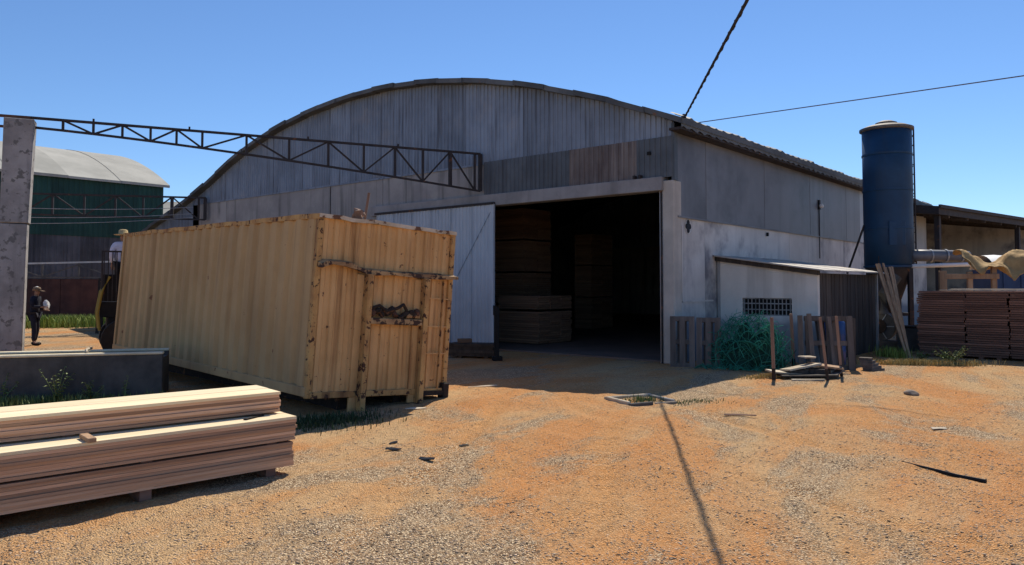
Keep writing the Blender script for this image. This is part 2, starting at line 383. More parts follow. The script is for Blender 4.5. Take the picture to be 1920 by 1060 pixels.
# sliding leaf
leaf = MB().box((-10.1, -.26, 3.90), (-5.20, -.17, 3.965)).build('sliding_door', 'dark_steel', hall)
u = -10.05; i = 0
while u < -5.3:
    u1 = min(u + .81, -5.24)
    corr(u, u1, .16, lambda q: 3.93, y=-.215 - .004 * (i % 2), pitch=.135, d=.022).build('sheet', 'door_sheet', leaf)
    u = u1; i += 1
MB().box((-5.27, -.235, .12), (-5.20, -.175, 3.95)).build('stile', 'door_sheet', leaf)
MB().bar((-6.6, -.243, 1.9), (-5.3, -.243, 3.7), .012, .014).build('brace', 'gable_sheet', leaf)
# side wall: white panels below, smooth grey sheets above
for v0, v1, z1 in ((.30, 1.50, 3.30), (1.505, 6.96, 3.30), (6.975, 12.0, 3.28), (12.01, 16.0, 3.28), (16.01, HLEN, 3.28)):
    MB().box((-.16, v0, 0), (.0, v1, z1)).build('wall_panel', 'white_wall', hall)
v = .12; i = 0
for v1 in (1.55, 3.3, 5.1, 6.9, 8.7, 10.5, 12.3, 13.9, 16.0, 18.2, 20.4, 22.4, HLEN):
    MB().box((-.05, v, 3.302 - .01 * (i % 2)), (.025 + .006 * (i % 2), v1 - .003, 5.37)).build('sheet', 'side_sheet' if v < 13.8 else 'side_sheet_pale', hall)
    v = v1; i += 1
MB().box((.026, .12, 3.275), (.052, 13.9, 3.315)).build('flashing', 'side_sheet', hall)
MB().box((.005, .34, 1.36), (.02, 1.9, 1.40)).box((.005, .34, 1.42), (.015, .37, 3.1)).build('conduit', 'white_wall', hall)
lamp = MB().box((.03, 9.40, 4.16), (.07, 9.54, 4.46)).build('wall_lamp', 'black', hall)
MB().lathe([(0, -.09), (.06, -.06), (.075, .0), (.05, .05), (0, .06)], 12, (.12, 9.47, 4.28)).build('globe', 'white_paint', lamp, True)
MB().tube([(.05, 9.47, 4.16), (.05, 9.47, 3.6), (.045, 9.47, 2.6)], .016, 6).build('cable', 'cable', lamp)
MB().box((.026, 5.2, 3.10), (.07, 5.27, 3.2)).build('junction_box', 'black', hall)
# emblem: white disc with four dark rings
em = MB().lathe([(0, 0), (.17, 0)], 28).build('emblem', 'white_paint', hall, loc=(.008, .66, 3.10)); em.rotation_euler = (0, R(90), 0)
for a, r1 in ((0, .07), (90, .06), (180, .07), (270, .06)):
    t = R(a); b = MB()
    b.lathe([(r1, .004), (r1 * .30, .004)], 16, (.085 * math.cos(t), .085 * math.sin(t), 0)).build('ring', 'emblem_dark', em)
MB().box((-.075, -.018, .003), (.075, .018, .0045)).box((-.018, -.075, .0046), (.018, .075, .006)).build('cross', 'emblem_dark', em)
# closed rear and left walls
MB().box((-26.2, HLEN - .15, 0), (-.17, HLEN, 4.0)).build('rear_wall', 'precast', hall)
MB().grid([[(q, HLEN - .06, 4.0) for q in np.linspace(-26.2, 0, 40)], [(q, HLEN - .06, zarch(q) - .1) for q in np.linspace(-26.2, 0, 40)]]).build('rear_sheeting', 'gable_sheet', hall)
MB().box((-26.35, 0, 0), (-26.21, HLEN, 4.05)).build('left_wall', 'precast', hall)
# roof in arched strips that lap
qs = list(np.linspace(-26.5, .33, 29))
for i in range(28):
    a, b = qs[i], qs[i + 1] + .05; up = .018 * (i % 2)
    za, zb_ = zarch(a), zarch(b)
    m = MB(); y0, y1 = -.28 - .02 * ((i * 7) % 3), HLEN + .3
    for s_ in (0,):
        p = [(a, y0, za + up - .13), (b, y0, zb_ + up - .13), (b, y0, zb_ + up), (a, y0, za + up)]
        q = [(x, y1, z) for x, _, z in p]; m.v = p + q
        m.f = [(0, 1, 2, 3), (7, 6, 5, 4), (0, 4, 5, 1), (1, 5, 6, 2), (2, 6, 7, 3), (3, 7, 4, 0)]
    m.build('roof_sheet', 'roof', hall)
# wavy eave strip on the side
m = MB(); rows = [[], []]
r_ = random.Random(3)
for k in range(200):
    v = -.3 + k * (HLEN + .6) / 199; w = .022 * math.sin(k * 1.9) + r_.uniform(-.012, .012)
    rows[0].append((.36, v, 5.22 + w)); rows[1].append((.36, v, 5.43 + w + (.03 if (k // 7) % 3 == 0 else 0)))
m.grid(rows)
rows2 = [[(x - .28, v, z + .12) for x, v, z in rows[1]]]
m.grid([rows[1], rows2[0]])
m.build('eave_sheet', 'roof', hall)
MB().box((.03, -.25, 5.18), (.33, HLEN, 5.235)).build('eave_soffit', 'dark_steel', hall)
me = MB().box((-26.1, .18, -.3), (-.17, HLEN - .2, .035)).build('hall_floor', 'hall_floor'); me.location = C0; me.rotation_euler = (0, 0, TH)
tag(me, kind='structure')

# ---------------------------------------------------------------- lumber piles as stacks of boards
def pile(name, label, cat, loc, rz, L, depth, layers, th, bw, matf, group=None, matTop=None, gap=.003, seed=1, over=.03, skirt=0):
    """boards lie along local x; front edge is y=0, the pile runs back to y=depth"""
    e = thing(name, label, cat, loc, rz, group); r = random.Random(seed)
    nb = max(1, round(depth / bw)); w = depth / nb
    base = MB().box((0, 0, 0), (L, w - .008, th - gap)).mesh('board'); base.materials.append(MATS[matf])
    top = base.copy(); top.materials.clear(); top.materials.append(MATS[matTop or matf])
    for k in range(layers):
        for j in range(nb):
            o = link('board', top if k == layers - 1 and matTop else base, e)
            o.location = (r.uniform(-over, over), j * w + (r.uniform(-.012, .010) if j == 0 else 0), k * th)
            o.rotation_euler = (0, 0, r.uniform(-.0012, .0012))
    return e
def bearers(e, L, depth, z, n, mat='board_old'):
    for k in range(n):
        x = .25 + k * (L - .5) / max(n - 1, 1)
        MB().box((x, .02, z), (x + .09, depth - .02, -.001)).build('bearer', mat, e)

# front-left pile: two packs, and a narrower one on top set back
D1 = R(42.4); L1 = 3.7
o1 = Vector((-2.02, 7.06, 0)) - Vector((math.cos(D1), math.sin(D1), 0)) * L1
p1 = pile('lumber_pack', 'lowest pack of reddish sawn boards on bearers beside the yellow container', 'lumber', o1 + Vector((0, 0, .09)), D1, L1, 1.0, 8, .0272, .25, 'board_front', seed=2, over=.010, gap=.002)
bearers(p1, L1, 1.0, -.11, 4)
p2 = pile('lumber_pack', 'middle pack of sawn boards with a top strip coloured pale as if sunlit', 'lumber', o1 + Vector((0, .01, .324)), D1, L1 + .02, 1.0, 8, .0268, .25, 'board_front', matTop='board_top_sunlit', seed=3, over=.010, gap=.002)
bearers(p2, L1, 1.0, -.017, 4)
D2 = R(40.2); L2 = 3.6
o2 = Vector((-2.20, 7.24, 0)) - Vector((math.cos(D2), math.sin(D2), 0)) * L2
p3 = pile('lumber_pack', 'topmost narrow pack of sawn boards with top board coloured pale as if sunlit', 'lumber', o2 + Vector((0, 0, .555)), D2, L2, .62, 7, .0268, .31, 'board_front', matTop='board_top_sunlit', seed=4, over=.012, gap=.002)
bearers(p3, L2, .62, -.019, 3)
blk = MB().box((-.13, -.032, 0), (.13, .032, .035)).build('wood_offcut', 'batten', loc=(-3.32, 5.98, .538), bevel=.004); blk.rotation_euler = (0, 0, R(132))
tag(blk, 'short orange wood offcut lying on the sunlit pale boards', 'offcut')
strap = MB().box((-.12, -.02, 0), (.12, .02, .012)).build('strap_piece', 'black', loc=(-2.36, 6.98, .538)); strap.rotation_euler = (0, 0, R(70))
tag(strap, 'dark flat scrap on pale board near the pack end', 'scrap')

# right-hand pile of old brown planks
for k, (s0, Lp, lab) in enumerate(((0, 1.02, 'old brown plank pile standing beside the leaning battens'), (1.03, .86, 'old brown plank pile between two other plank piles'), (1.91, 2.0, 'old brown plank pile farthest from the leaning battens'))):
    o = Vector((10.05, 18.8, 0)) + EX * s0 - EY * (.015 * (k % 2))
    e = pile('plank_pile', lab, 'lumber', o + Vector((0, 0, .06)), TH, Lp, 1.3, 29, .0535, .43, 'board_old', 'plank piles on the right', seed=20 + k, over=.03, gap=.009)
    bearers(e, Lp, 1.3, -.08, 2)
for k, (a, b, s) in enumerate((((10.50, 18.58), (11.85, 17.43), .22), ((10.85, 18.75), (12.75, 17.13), .26))):
    o = MB().bar((a[0], a[1], 1.635 + .022 * k), (b[0], b[1], 1.635 + .022 * k), s, .02).build('pale_plank', 'scrap_pale')
    tag(o, ('sunlit pale plank lying along the front of the brown plank piles', 'longer sunlit pale plank lying behind another on plank piles')[k], 'plank')

# inside the doorway
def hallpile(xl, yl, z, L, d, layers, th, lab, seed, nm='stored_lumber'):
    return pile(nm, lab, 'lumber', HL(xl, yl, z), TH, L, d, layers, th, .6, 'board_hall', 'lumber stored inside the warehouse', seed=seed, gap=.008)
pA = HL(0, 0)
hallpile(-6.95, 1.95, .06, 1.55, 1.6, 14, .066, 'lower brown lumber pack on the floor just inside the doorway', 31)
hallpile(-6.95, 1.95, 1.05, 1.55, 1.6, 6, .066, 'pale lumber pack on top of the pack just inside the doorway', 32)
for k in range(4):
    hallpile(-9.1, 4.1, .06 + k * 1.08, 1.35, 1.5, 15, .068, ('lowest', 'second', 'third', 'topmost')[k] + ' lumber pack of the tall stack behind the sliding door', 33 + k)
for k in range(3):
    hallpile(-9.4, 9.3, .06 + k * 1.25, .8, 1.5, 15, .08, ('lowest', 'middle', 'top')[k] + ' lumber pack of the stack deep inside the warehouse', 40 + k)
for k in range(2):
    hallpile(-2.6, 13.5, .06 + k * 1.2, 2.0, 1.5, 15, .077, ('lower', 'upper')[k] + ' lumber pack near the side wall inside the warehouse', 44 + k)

# dark clutter at the foot of the sliding leaf
e = pile('timber_stack', 'low dark timber stack at the foot of the sliding door', 'lumber', (-1.55, 18.35, .05), R(-14), 1.15, .5, 4, .075, .25, 'dark_wood', seed=50)
bearers(e, 1.15, .5, -.07, 2, 'dark_wood')
o = MB().box((-.17, -.09, 0), (.17, .09, .10)).build('wood_block', 'board_hall', loc=(-1.15, 18.5, .352), bevel=.01); o.rotation_euler = (0, 0, R(12))
tag(o, 'small brown block lying on the low dark timber stack', 'block')
e = thing('guard_post', 'black guard post standing at the free edge of the sliding door', 'post', (-.36, 17.66, 0), R(10))
MB().box((-.055, -.055, -.05), (.055, .055, 1.24)).build('shaft', 'black', e, bevel=.008)
MB().box((-.10, -.09, 0), (.13, .09, .10)).build('foot', 'black', e, bevel=.01)
MB().box((-.075, -.075, 1.05), (.0, .075, 1.28)).build('cap', 'black', e, bevel=.01)

# ---------------------------------------------------------------- the yellow roll-off container (leans to one side)
CW, CH, CLN = 2.416, 2.510, 8.23
ct = thing('container', 'long yellow ochre roll-off container with ribbed sides, rusted and leaning', 'container')
ct.matrix_basis = Matrix.Translation((-2.757, 10.18, .2305)) @ Matrix.Rotation(.7666, 4, 'Z') @ Matrix.Rotation(.0158, 4, 'X') @ Matrix.Rotation(.0645, 4, 'Y')
def ribs(n, L, d=.05, a=.42, b=.16):
    p = L / n; out = [(0, 0)]
    for k in range(n):
        s = k * p; out += [(s + p * .02, 0), (s + p * (.02 + b), d), (s + p * (b + a), d), (s + p * (b + a + .16), 0)]
    out.append((L, 0)); return out
pr = ribs(22, CLN - .14)
rr = random.Random(5)
def dent(y, z): return .012 * math.sin(.9 * y + 2) * math.sin(1.3 * z) + .006 * math.sin(3.1 * y + 2 * z)
m = MB(); zs = np.linspace(.14, CH - .06, 9)
m.grid([[(.055 - d + dent(y, z), .08 + y, z) for y, d in pr] for z in zs]); m.build('side_panel', 'yellow_side', ct)
m = MB(); m.grid([[(CW - .055 + d, .08 + y, z) for y, d in pr] for z in (.14, CH - .06)]); m.build('side_panel', 'yellow_side', ct)
pe = ribs(13, CW - .16, .028, .36, .1)
def bulge(x, z): return -.012 * math.sin(x * 2.3 + 1) * math.sin(z * 2.1)
m = MB(); m.grid([[(.08 + x, .045 - d + bulge(x, z), z) for x, d in pe] for z in np.linspace(.08, CH - .05, 9)]); m.build('end_panel', 'yellow', ct)
m = MB(); m.grid([[(.08 + x, CLN - .03 + d, z) for x, d in pe] for z in (.08, CH - .05)]); m.build('end_panel', 'yellow', ct)
for x0, y0 in ((0, 0), (CW - .085, 0), (0, CLN - .09), (CW - .085, CLN - .09)):
    MB().box((x0, y0, .0), (x0 + .085, y0 + .09, CH - .05)).build('corner_post', 'yellow_rust' if y0 < 1 else 'yellow_side', ct, bevel=.01)
MB().box((-.015, .02, .02), (.075, CLN - .02, .15)).build('bottom_rail', 'yellow_side', ct, bevel=.008)
MB().box((CW - .075, .02, .02), (CW + .015, CLN - .02, .15)).build('bottom_rail', 'yellow_side', ct, bevel=.008)
MB().box((.04, .03, .03), (CW - .04, CLN - .03, .08)).build('floor', 'black_rust', ct)
# rims of the open top, bent a little
def rim(a, b, w, h, seed):
    r = random.Random(seed); n = 14; m = MB(); a = Vector(a); b = Vector(b); d = (b - a).normalized(); sd = Vector((-d.y, d.x, 0))
    rings = []
    for k in range(n + 1):
        c = a.lerp(b, k / n) + Vector((0, 0, r.uniform(-.012, .012))) + sd * r.uniform(-.008, .008)
        rings.append([c - sd * w / 2, c + sd * w / 2, c + sd * w / 2 + Vector((0, 0, h)), c - sd * w / 2 + Vector((0, 0, h)), c - sd * w / 2])
    m.grid(rings); m.face([rings[0][k] for k in (3, 2, 1, 0)]); m.face([rings[-1][k] for k in range(4)]); return m
rim((.045, .0, CH - .07), (.045, CLN, CH - .07), .10, .07, 1).build('top_rail', 'yellow_rust', ct)
rim((CW - .045, 0, CH - .07), (CW - .045, CLN, CH - .07), .10, .07, 2).build('top_rail', 'yellow_rust', ct)
rim((.0, .04, CH - .055), (CW, .04, CH - .055), .13, .055, 3).build('top_rail', 'rim', ct)
rim((.0, CLN - .04, CH - .06), (CW, CLN - .04, CH - .06), .10, .06, 4).build('top_rail', 'yellow_rust', ct)
# end face: waler bent up on the near side, guides, lock beam, rungs
wp = [(.03, 1.79), (.10, 1.825), (.22, 1.845), (.40, 1.84), (.52, 1.825), (.64, 1.79), (.76, 1.762), (.90, 1.755), (1.2, 1.765), (1.6, 1.765), (2.0, 1.775), (2.42, 1.785)]
m = MB(); rings = []
for i, (x, z) in enumerate(wp):
    dz = .055 + .018 * math.sin(i * 2.1); dp = .10 + .025 * math.sin(i * 1.7 + 1)
    rings.append([(x, .02, z - dz / 2 + .01), (x, -dp, z - dz / 2), (x, -dp, z + dz / 2), (x, .02, z + dz / 2 + .03), (x, .02, z - dz / 2 + .01)])
m.grid(rings); m.face([rings[0][k] for k in (3, 2, 1, 0)]); m.face(rings[-1][:4]); m.build('waler', 'waler', ct)
for x, zb, g in ((.79, -.23, 0), (1.80, -.135, 1)):
    gd = MB().box((x - .13, -.012, zb + .02), (x + .015, .02, 1.72)).build('guide_web', 'yellow', ct)
    MB().box((x - .02, -.14, zb), (x + .065, -.013, 1.735)).build('guide', 'yellow_rust', ct, bevel=.006)
    MB().box((x - .05, -.15, zb - .012), (x + .09, .02, zb + .02)).build('guide_shoe', 'black_rust', gd)
lb = MB().box((.86, -.12, 1.03), (1.78, .02, 1.12)).build('lock_beam', 'waler', ct, bevel=.008)
r_ = random.Random(12)
for k in range(11):
    x = .92 + k * .08 + r_.uniform(-.02, .02); z = 1.20 + r_.uniform(-.03, .07)
    m = MB(); m.lathe([(0, -.05), (.05, -.045), (.07 + r_.uniform(-.02, .02), 0), (.045, .05), (0, .055)], 7); o = m.build('lock_fitting', 'black_rust' if k % 5 else 'rust_steel', lb, loc=(x, -.06, z - .03))
    o.rotation_euler = (r_.uniform(-1.5, 1.5), r_.uniform(-1, 1), r_.uniform(0, 3)); o.scale = (1.2, .7, .8)
MB().tube([(.88, -.07, 1.25), (1.0, -.10, 1.30), (1.15, -.09, 1.22), (1.3, -.12, 1.27), (1.42, -.10, 1.33), (1.5, -.08, 1.24)], .025, 6).build('chain', 'black_rust', lb)
MB().tube([(1.5, -.06, 1.17), (1.74, -.06, 1.17)], .045, 8).build('hook_pin', 'waler', lb)
for z in (1.45, 1.02, .61):
    MB().bar((1.90, .0, z), (2.33, .0, z), .02, .016).build('rung', 'yellow', ct)
MB().box((2.20, -.03, .0), (2.22, .0, 1.74)).build('ladder_rail', 'yellow_rust', ct)
MB().box((.05, -.03, .0), (2.36, .015, .085)).build('sill', 'yellow_rust', ct, bevel=.008)
MB().box((1.86, -.05, -.02), (2.38, .3, .05)).build('sill_plate', 'black_rust', ct)
MB().box((2.30, -.06, -.08), (2.42, .08, .16)).build('corner_shoe', 'black_rust', ct, bevel=.012)
# skid beams below
for x in (.65, 1.60):
    MB().box((x, .25, -.34), (x + .14, CLN - .2, .025)).build('skid', 'black_rust', ct)
def ctw(x, y, z): return ct.matrix_basis @ Vector((x, y, z))
o = MB().bar(ctw(.70, .35, .09), ctw(.86, .16, 2.92), .07, .035).build('wood_plank', 'stake')
tag(o, 'reddish plank standing up out of the yellow container', 'plank')
m = MB(); r_ = random.Random(8)
bm = bmesh.new(); bmesh.ops.create_icosphere(bm, subdivisions=2, radius=.085)
for v in bm.verts:
    v.co *= 1 + r_.uniform(-.4, .4); v.co.x *= 1.0; v.co.z *= 1.1
me = bpy.data.meshes.new('wood_chunk'); bm.to_mesh(me); bm.free(); me.materials.append(MATS['stake'])
o = link('wood_chunk', me); o.location = ctw(.66, .10, CH + .055); tag(o, 'torn brown wood chunk resting on the container rim', 'wood chunk')
# weedy shade under it
def blades(name, mat, pts, h, w, seed, lean=.5):
    """a patch of curved blades: pts = [(x,y,z)]"""
    r = random.Random(seed); m = MB()
    for x, y, z in pts:
        hh = h * r.uniform(.45, 1.15); a = r.uniform(0, 6.28); l = r.uniform(.1, lean) * hh; ww = w * r.uniform(.6, 1.3)
        dx, dy = math.cos(a), math.sin(a); px, py = -dy * ww / 2, dx * ww / 2; n = len(m.v)
        m.v += [(x - px, y - py, z), (x + px, y + py, z), (x + dx * l * .35 + px * .8, y + dy * l * .35 + py * .8, z + hh * .6), (x + dx * l * .35 - px * .8, y + dy * l * .35 - py * .8, z + hh * .6), (x + dx * l, y + dy * l, z + hh * .95)]
        m.f += [(n, n + 1, n + 2, n + 3), (n + 3, n + 2, n + 4)]
    return m.build(name, mat)
def patch(n, cx, cy, sx, sy, rz, seed, z=-.01):
    r = random.Random(seed); out = []
    for _ in range(n):
        a, b = r.gauss(0, .45) * sx, r.gauss(0, .45) * sy
        x = cx + a * math.cos(rz) - b * math.sin(rz); y = cy + a * math.sin(rz) + b * math.cos(rz)
        out.append((x, y, z + float(gz(np.array(x), np.array(y)))))
    return out
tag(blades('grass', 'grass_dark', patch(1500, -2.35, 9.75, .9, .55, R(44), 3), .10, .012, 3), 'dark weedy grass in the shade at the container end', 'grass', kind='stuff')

# ---------------------------------------------------------------- concrete pillar and steel trusses
TD = math.atan2(.42953, .90305)
pl = thing('concrete_pillar', 'tall weathered concrete pillar carrying the near steel truss', 'pillar', (-10.46, 16.02, 0), TD)
def taper(x0, x1, X0, X1, y0, y1, z0, z1):
    m = MB(); m.v = [(x0, y0, z0), (x1, y0, z0), (x1, y1, z0), (x0, y1, z0), (X0, y0, z1), (X1, y0, z1), (X1, y1, z1), (X0, y1, z1)]
    m.f = [(0, 3, 2, 1), (4, 5, 6, 7), (0, 1, 5, 4), (1, 2, 6, 5), (2, 3, 7, 6), (3, 0, 4, 7)]; return m
taper(-.33, .13, -.31, .17, -.18, .18, -.2, 3.04).build('shaft', 'concrete', pl, bevel=.015)
taper(-.32, .19, -.29, .26, -.20, .20, 3.055, 5.27).build('upper_shaft', 'concrete', pl, bevel=.015)
def truss(name, label, P0, rz, L, zt, d0, d1, xs, sec=.05, diag=None, tilt=0):
    e = thing(name, label, 'truss', P0, rz, None)
    zb = lambda s: zt - d0 - (d1 - d0) * max(0, min(1, s / L)) ** 1.35
    zT = lambda s: zt + tilt * (1 - s / L)
    MB().bar((xs[0] - .6, 0, zT(xs[0] - .6)), (L, 0, zT(L)), sec * 1.5, sec).build('top_chord', 'dark_steel', e)
    m = MB(); pts = [xs[0] - .6] + xs
    for a, b in zip(pts[:-1], pts[1:]): m.bar((a, 0, zb(a)), (b, 0, zb(b)), sec * 1.5, sec * .9)
    m.build('bottom_chord', 'dark_steel', e)
    for k, s in enumerate(xs):
        ww = sec * (1.7 if k in (len(xs) - 1, len(xs) - 3) else 1.05)
        MB().bar((s, 0, zb(s)), (s, 0, zT(s)), ww, ww).build('post', 'dark_steel', e)
    for k in range(len(xs) - 2):
        a, b = xs[k], xs[k + 1]
        up = (k % 2 == (len(xs) % 2))
        p, q = ((a, .012, zb(a)), (b, .012, zT(b))) if up else ((a, .012, zT(a)), (b, .012, zb(b)))
        MB().bar(p, q, sec * .8, sec * .8).build('diagonal', 'dark_steel', e)
    return e, zb
tx = [.77, 1.35, 1.92, 2.49, 3.03, 3.58, 4.56, 5.55, 6.50, 7.40, 8.22, 8.98, 9.75, 10.46, 10.62]
t1, zb1 = truss('steel_truss', 'long dark steel truss running from the concrete pillar to the warehouse gable', (-10.4627, 16.0204, 0), TD, 10.62, 5.335, .20, 1.02, tx)
for s in (1.35, 3.3, 6.0, 8.3): MB().box((s - .02, -.03, 5.36), (s + .02, .03, 5.42)).build('purlin_cleat', 'dark_steel', t1)
MB().bar((-3.2, 0, 5.30), (.2, 0, 5.335), .075, .05).build('chord_tail', 'rust_steel', t1)
MB().bar((-3.2, 0, 5.13), (.2, 0, 5.10), .075, .045).build('chord_tail', 'rust_steel', t1)
# far truss ends on the gable near its low side
P2 = Vector((-26.2, 26.9, 0)); P2e = Vector((-12.25, 30.18, 0)); dv = P2e - P2; L2t = dv.length
t2, _ = truss('steel_truss', 'far dark steel truss crossing in front of the green building', P2, math.atan2(dv.y, dv.x), L2t, 5.24, .72, .88,
              [L2t - q for q in (13.2, 12.2, 11.1, 10, 8.9, 7.7, 6.6, 5.5, 4.4, 3.3, 2.3, 1.25, .26, .02)], sec=.065)
pp = thing('concrete_pillar', 'far concrete pillar carrying the truss in front of the green building', 'pillar', P2 + Vector((-.1, 0, 0)), math.atan2(dv.y, dv.x))
taper(-.3, .3, -.3, .3, -.2, .2, -.2, 4.48).build('shaft', 'concrete', pp, bevel=.015)
for k, (a, b) in enumerate((((-19.8, 27.0, 4.25), (-12.5, 29.6, 4.55)), ((-19.8, 27.0, 4.0), (-12.5, 29.6, 4.40)), ((-19.8, 26.9, 4.62), (-12.5, 29.6, 4.80)))):
    A, B = Vector(a), Vector(b)
    pts = [A.lerp(B, q / 10) + Vector((0, 0, -.12 * (1 - (q / 5 - 1) ** 2))) for q in range(11)]
    o = MB().tube(pts, .011, 5).build('wire', 'galv')
    tag(o, ('middle', 'lowest', 'highest')[k] + ' of three thin pale wires strung before the green building', 'wire', 'wires in front of the green building')

# ---------------------------------------------------------------- concrete trough on the left
tr = thing('concrete_trough', 'long hollow concrete trough with rim coloured as if sunlit beside the lumber', 'trough', (-5.52, 12.02, 0), R(17))
Lt = 4.6
MB().box((-Lt, 0, -.1), (0, .10, .66)).build('side', 'trough', tr, bevel=.01)
MB().box((-Lt, .66, -.1), (0, .76, .66)).build('side', 'trough', tr, bevel=.01)
MB().box((-.10, .101, -.1), (-.002, .659, .60)).build('end', 'trough', tr)
MB().box((-Lt, .101, -.1), (-.101, .659, .12)).build('floor', 'trough', tr)
MB().box((-Lt, -.02, .661), (.01, .13, .70)).build('rim', 'trough_rim_sunlit', tr, bevel=.012)
MB().box((-Lt, .64, .661), (.01, .79, .70)).build('rim', 'trough_rim_sunlit', tr, bevel=.012)
o = MB().tube([(-7.02, 12.7, .70), (-6.85, 12.3, .725), (-6.72, 12.0, .728), (-6.58, 11.78, .715)], .02, 6).build('rope', 'scrap_pale')
o.location = (0, .0, .0); tag(o, 'pale rope end draped across the rim of the concrete trough', 'rope')

# ---------------------------------------------------------------- green hall far left
GC = Vector((-18.97, 41.0, 0))
gh = thing('green_hall', 'long green sheet metal hall with a pale curved roof', 'hall', GC, TH)
def corry(v0, v1, z0, z1, x, pitch=.24, d=.03):
    us = []; k = math.floor(v0 / pitch) * pitch
    while k < v1:
        for a, dd in ((0, 0), (.45, 0), (.55, d), (.9, d)):
            if v0 < k + a * pitch < v1: us.append((k + a * pitch, dd))
        k += pitch
    us = [(v0, 0)] + us + [(v1, 0)]
    return MB().grid([[(x + dd, v, z0) for v, dd in us], [(x + dd, v, z1) for v, dd in us]])
for k in range(18):
    a = -1.37 * (k + 1); b = -1.37 * k
    corry(a, b + .01, 4.20, 7.24, .03 + .006 * (k % 2)).build('sheet', 'green_sheet', gh)
    corry(a, b + .01, 2.06, 4.22, -.02 + .006 * (k % 2)).build('sheet', 'grey_sheet', gh)
for k in range(5):
    MB().box((-.2, -24.7 + k * 4.94, -.1), (.0, -24.7 + (k + 1) * 4.94 - .02, 2.05)).build('wall_panel', 'brick_dark', gh)
MB().box((-19.8, -.15, 0), (0.02, 0, 7.2)).build('end_wall', 'green_sheet', gh)
MB().box((-19.8, -24.7, 0), (-19.6, -.15, 7.2)).build('rear_wall', 'green_sheet', gh)
def ghz(s): return 7.28 + 2.55 * (1 - ((s - 9.9) / 9.9) ** 2)
for k in range(10):
    va, vb = -25 + k * 2.52, -25 + (k + 1) * 2.52 + .05
    up = .02 * (k % 2); ss = np.linspace(-.25, 20.05, 31)
    m = MB(); m.grid([[(-s, va, ghz(s) + up) for s in ss], [(-s, vb, ghz(s) + up) for s in ss]])
    m.grid([[(.25, va, ghz(-.25) + up), (.25, vb, ghz(-.25) + up)], [(.25, va, ghz(-.25) - .12), (.25, vb, ghz(-.25) - .12)]])
    m.build('roof_sheet', 'roof_pale', gh)
MB().grid([[(-s, -.05, 7.2) for s in np.linspace(0, 19.8, 25)], [(-s, -.05, ghz(s) - .02) for s in np.linspace(0, 19.8, 25)]]).build('gable_sheet', 'roof_pale', gh)
# lattice beam stored on a low stub wall in front of it
A = Vector((-19.2, 26.6, 0)); B = Vector((-14.6, 27.9, 0)); dv = B - A
lt = thing('lattice_beam', 'pale grey lattice beam lying on trestles before the green building', 'lattice beam', A, math.atan2(dv.y, dv.x))
Ll = dv.length
MB().bar((0, 0, 2.46), (Ll, 0, 2.62), .06, .06).build('top_chord', 'galv', lt)
MB().bar((0, 0, 2.03), (Ll, 0, 2.03), .06, .05).build('bottom_chord', 'machine', lt)
for k in range(5):
    x = .05 + k * (Ll - .1) / 4
    MB().bar((x, 0, 2.03), (x, 0, 2.46 + .16 * x / Ll), .05, .05).build('post', 'machine', lt)
    if k < 4:
        x2 = x + (Ll - .1) / 4; f = k % 2 == 0
        MB().bar((x, .02, 2.05 if f else 2.47), (x2, .02, 2.5 if f else 2.05), .04, .04).build('diagonal', 'galv' if k == 0 else 'machine', lt)
for x in (.5, Ll - .5):
    for dy in (-.35, .35):
        MB().bar((x, dy, -.03), (x, dy * .15, 2.0), .09, .09).build('trestle_leg', 'black_rust', lt)
tag(blades('grass', 'grass_green', patch(6500, -19.3, 32.3, 4.5, 1.5, R(15), 9), .50, .035, 9), 'strip of bright green grass before the green building', 'grass', kind='stuff')
# white building far behind
wb = thing('white_building', 'distant low white building between the green hall and the warehouse', 'building', (-24.5, 50, 0), R(-6))
MB().box((-4, 0, 0), (6.5, 6, 5.9)).build('wall', 'white_paint', wb)
m = MB(); m.v = [(-4.3, -.3, 5.9), (6.8, -.3, 5.9), (6.8, 6.3, 5.9), (-4.3, 6.3, 5.9), (-4.3, 3, 7.6), (6.8, 3, 7.6)]; m.f = [(0, 1, 5, 4), (2, 3, 4, 5), (0, 4, 3), (1, 2, 5), (0, 3, 2, 1)]
m.build('roof', 'roof_pale', wb)

# ---------------------------------------------------------------- lean-to shed on the side wall
sh = thing('lean_to_shed', 'small beige lean-to shed with grated window and dark plank side', 'shed', HL(0.03, 2.12), TH)
SW, SL = 2.38, 4.62
def shz(x): return 2.40 - .36 * x / SW
# front wall with a real window opening: x .58..1.82, z .82..1.2
def wallq(x0, x1, z0f, z1f): 
    m = MB(); m.v = [(x0, 0, z0f(x0)), (x1, 0, z0f(x1)), (x1, .14, z0f(x1)), (x0, .14, z0f(x0)), (x0, 0, z1f(x0)), (x1, 0, z1f(x1)), (x1, .14, z1f(x1)), (x0, .14, z1f(x0))]
    m.f = [(0, 3, 2, 1), (4, 5, 6, 7), (0, 1, 5, 4), (1, 2, 6, 5), (2, 3, 7, 6), (3, 0, 4, 7)]; return m
wx0, wx1, wz0, wz1 = .62, 1.80, 1.04, 1.45
fw_ = MB()
for q in (wallq(0, wx0, lambda x: -.1, shz), wallq(wx0, wx1, lambda x: -.1, lambda x: wz0), wallq(wx0, wx1, lambda x: wz1, shz), wallq(wx1, SW, lambda x: -.1, shz)):
    n = len(fw_.v); fw_.v += q.v; fw_.f += [tuple(n + i for i in f) for f in q.f]
fwo = fw_.build('front_wall', 'beige_wall', sh)
MB().box((-.0, -.02, 0), (.07, .0, 2.36)).build('cover_strip', 'precast', fwo)
wn = MB().box((wx0, .10, wz0), (wx1, .12, wz1)).build('window', 'black', sh)
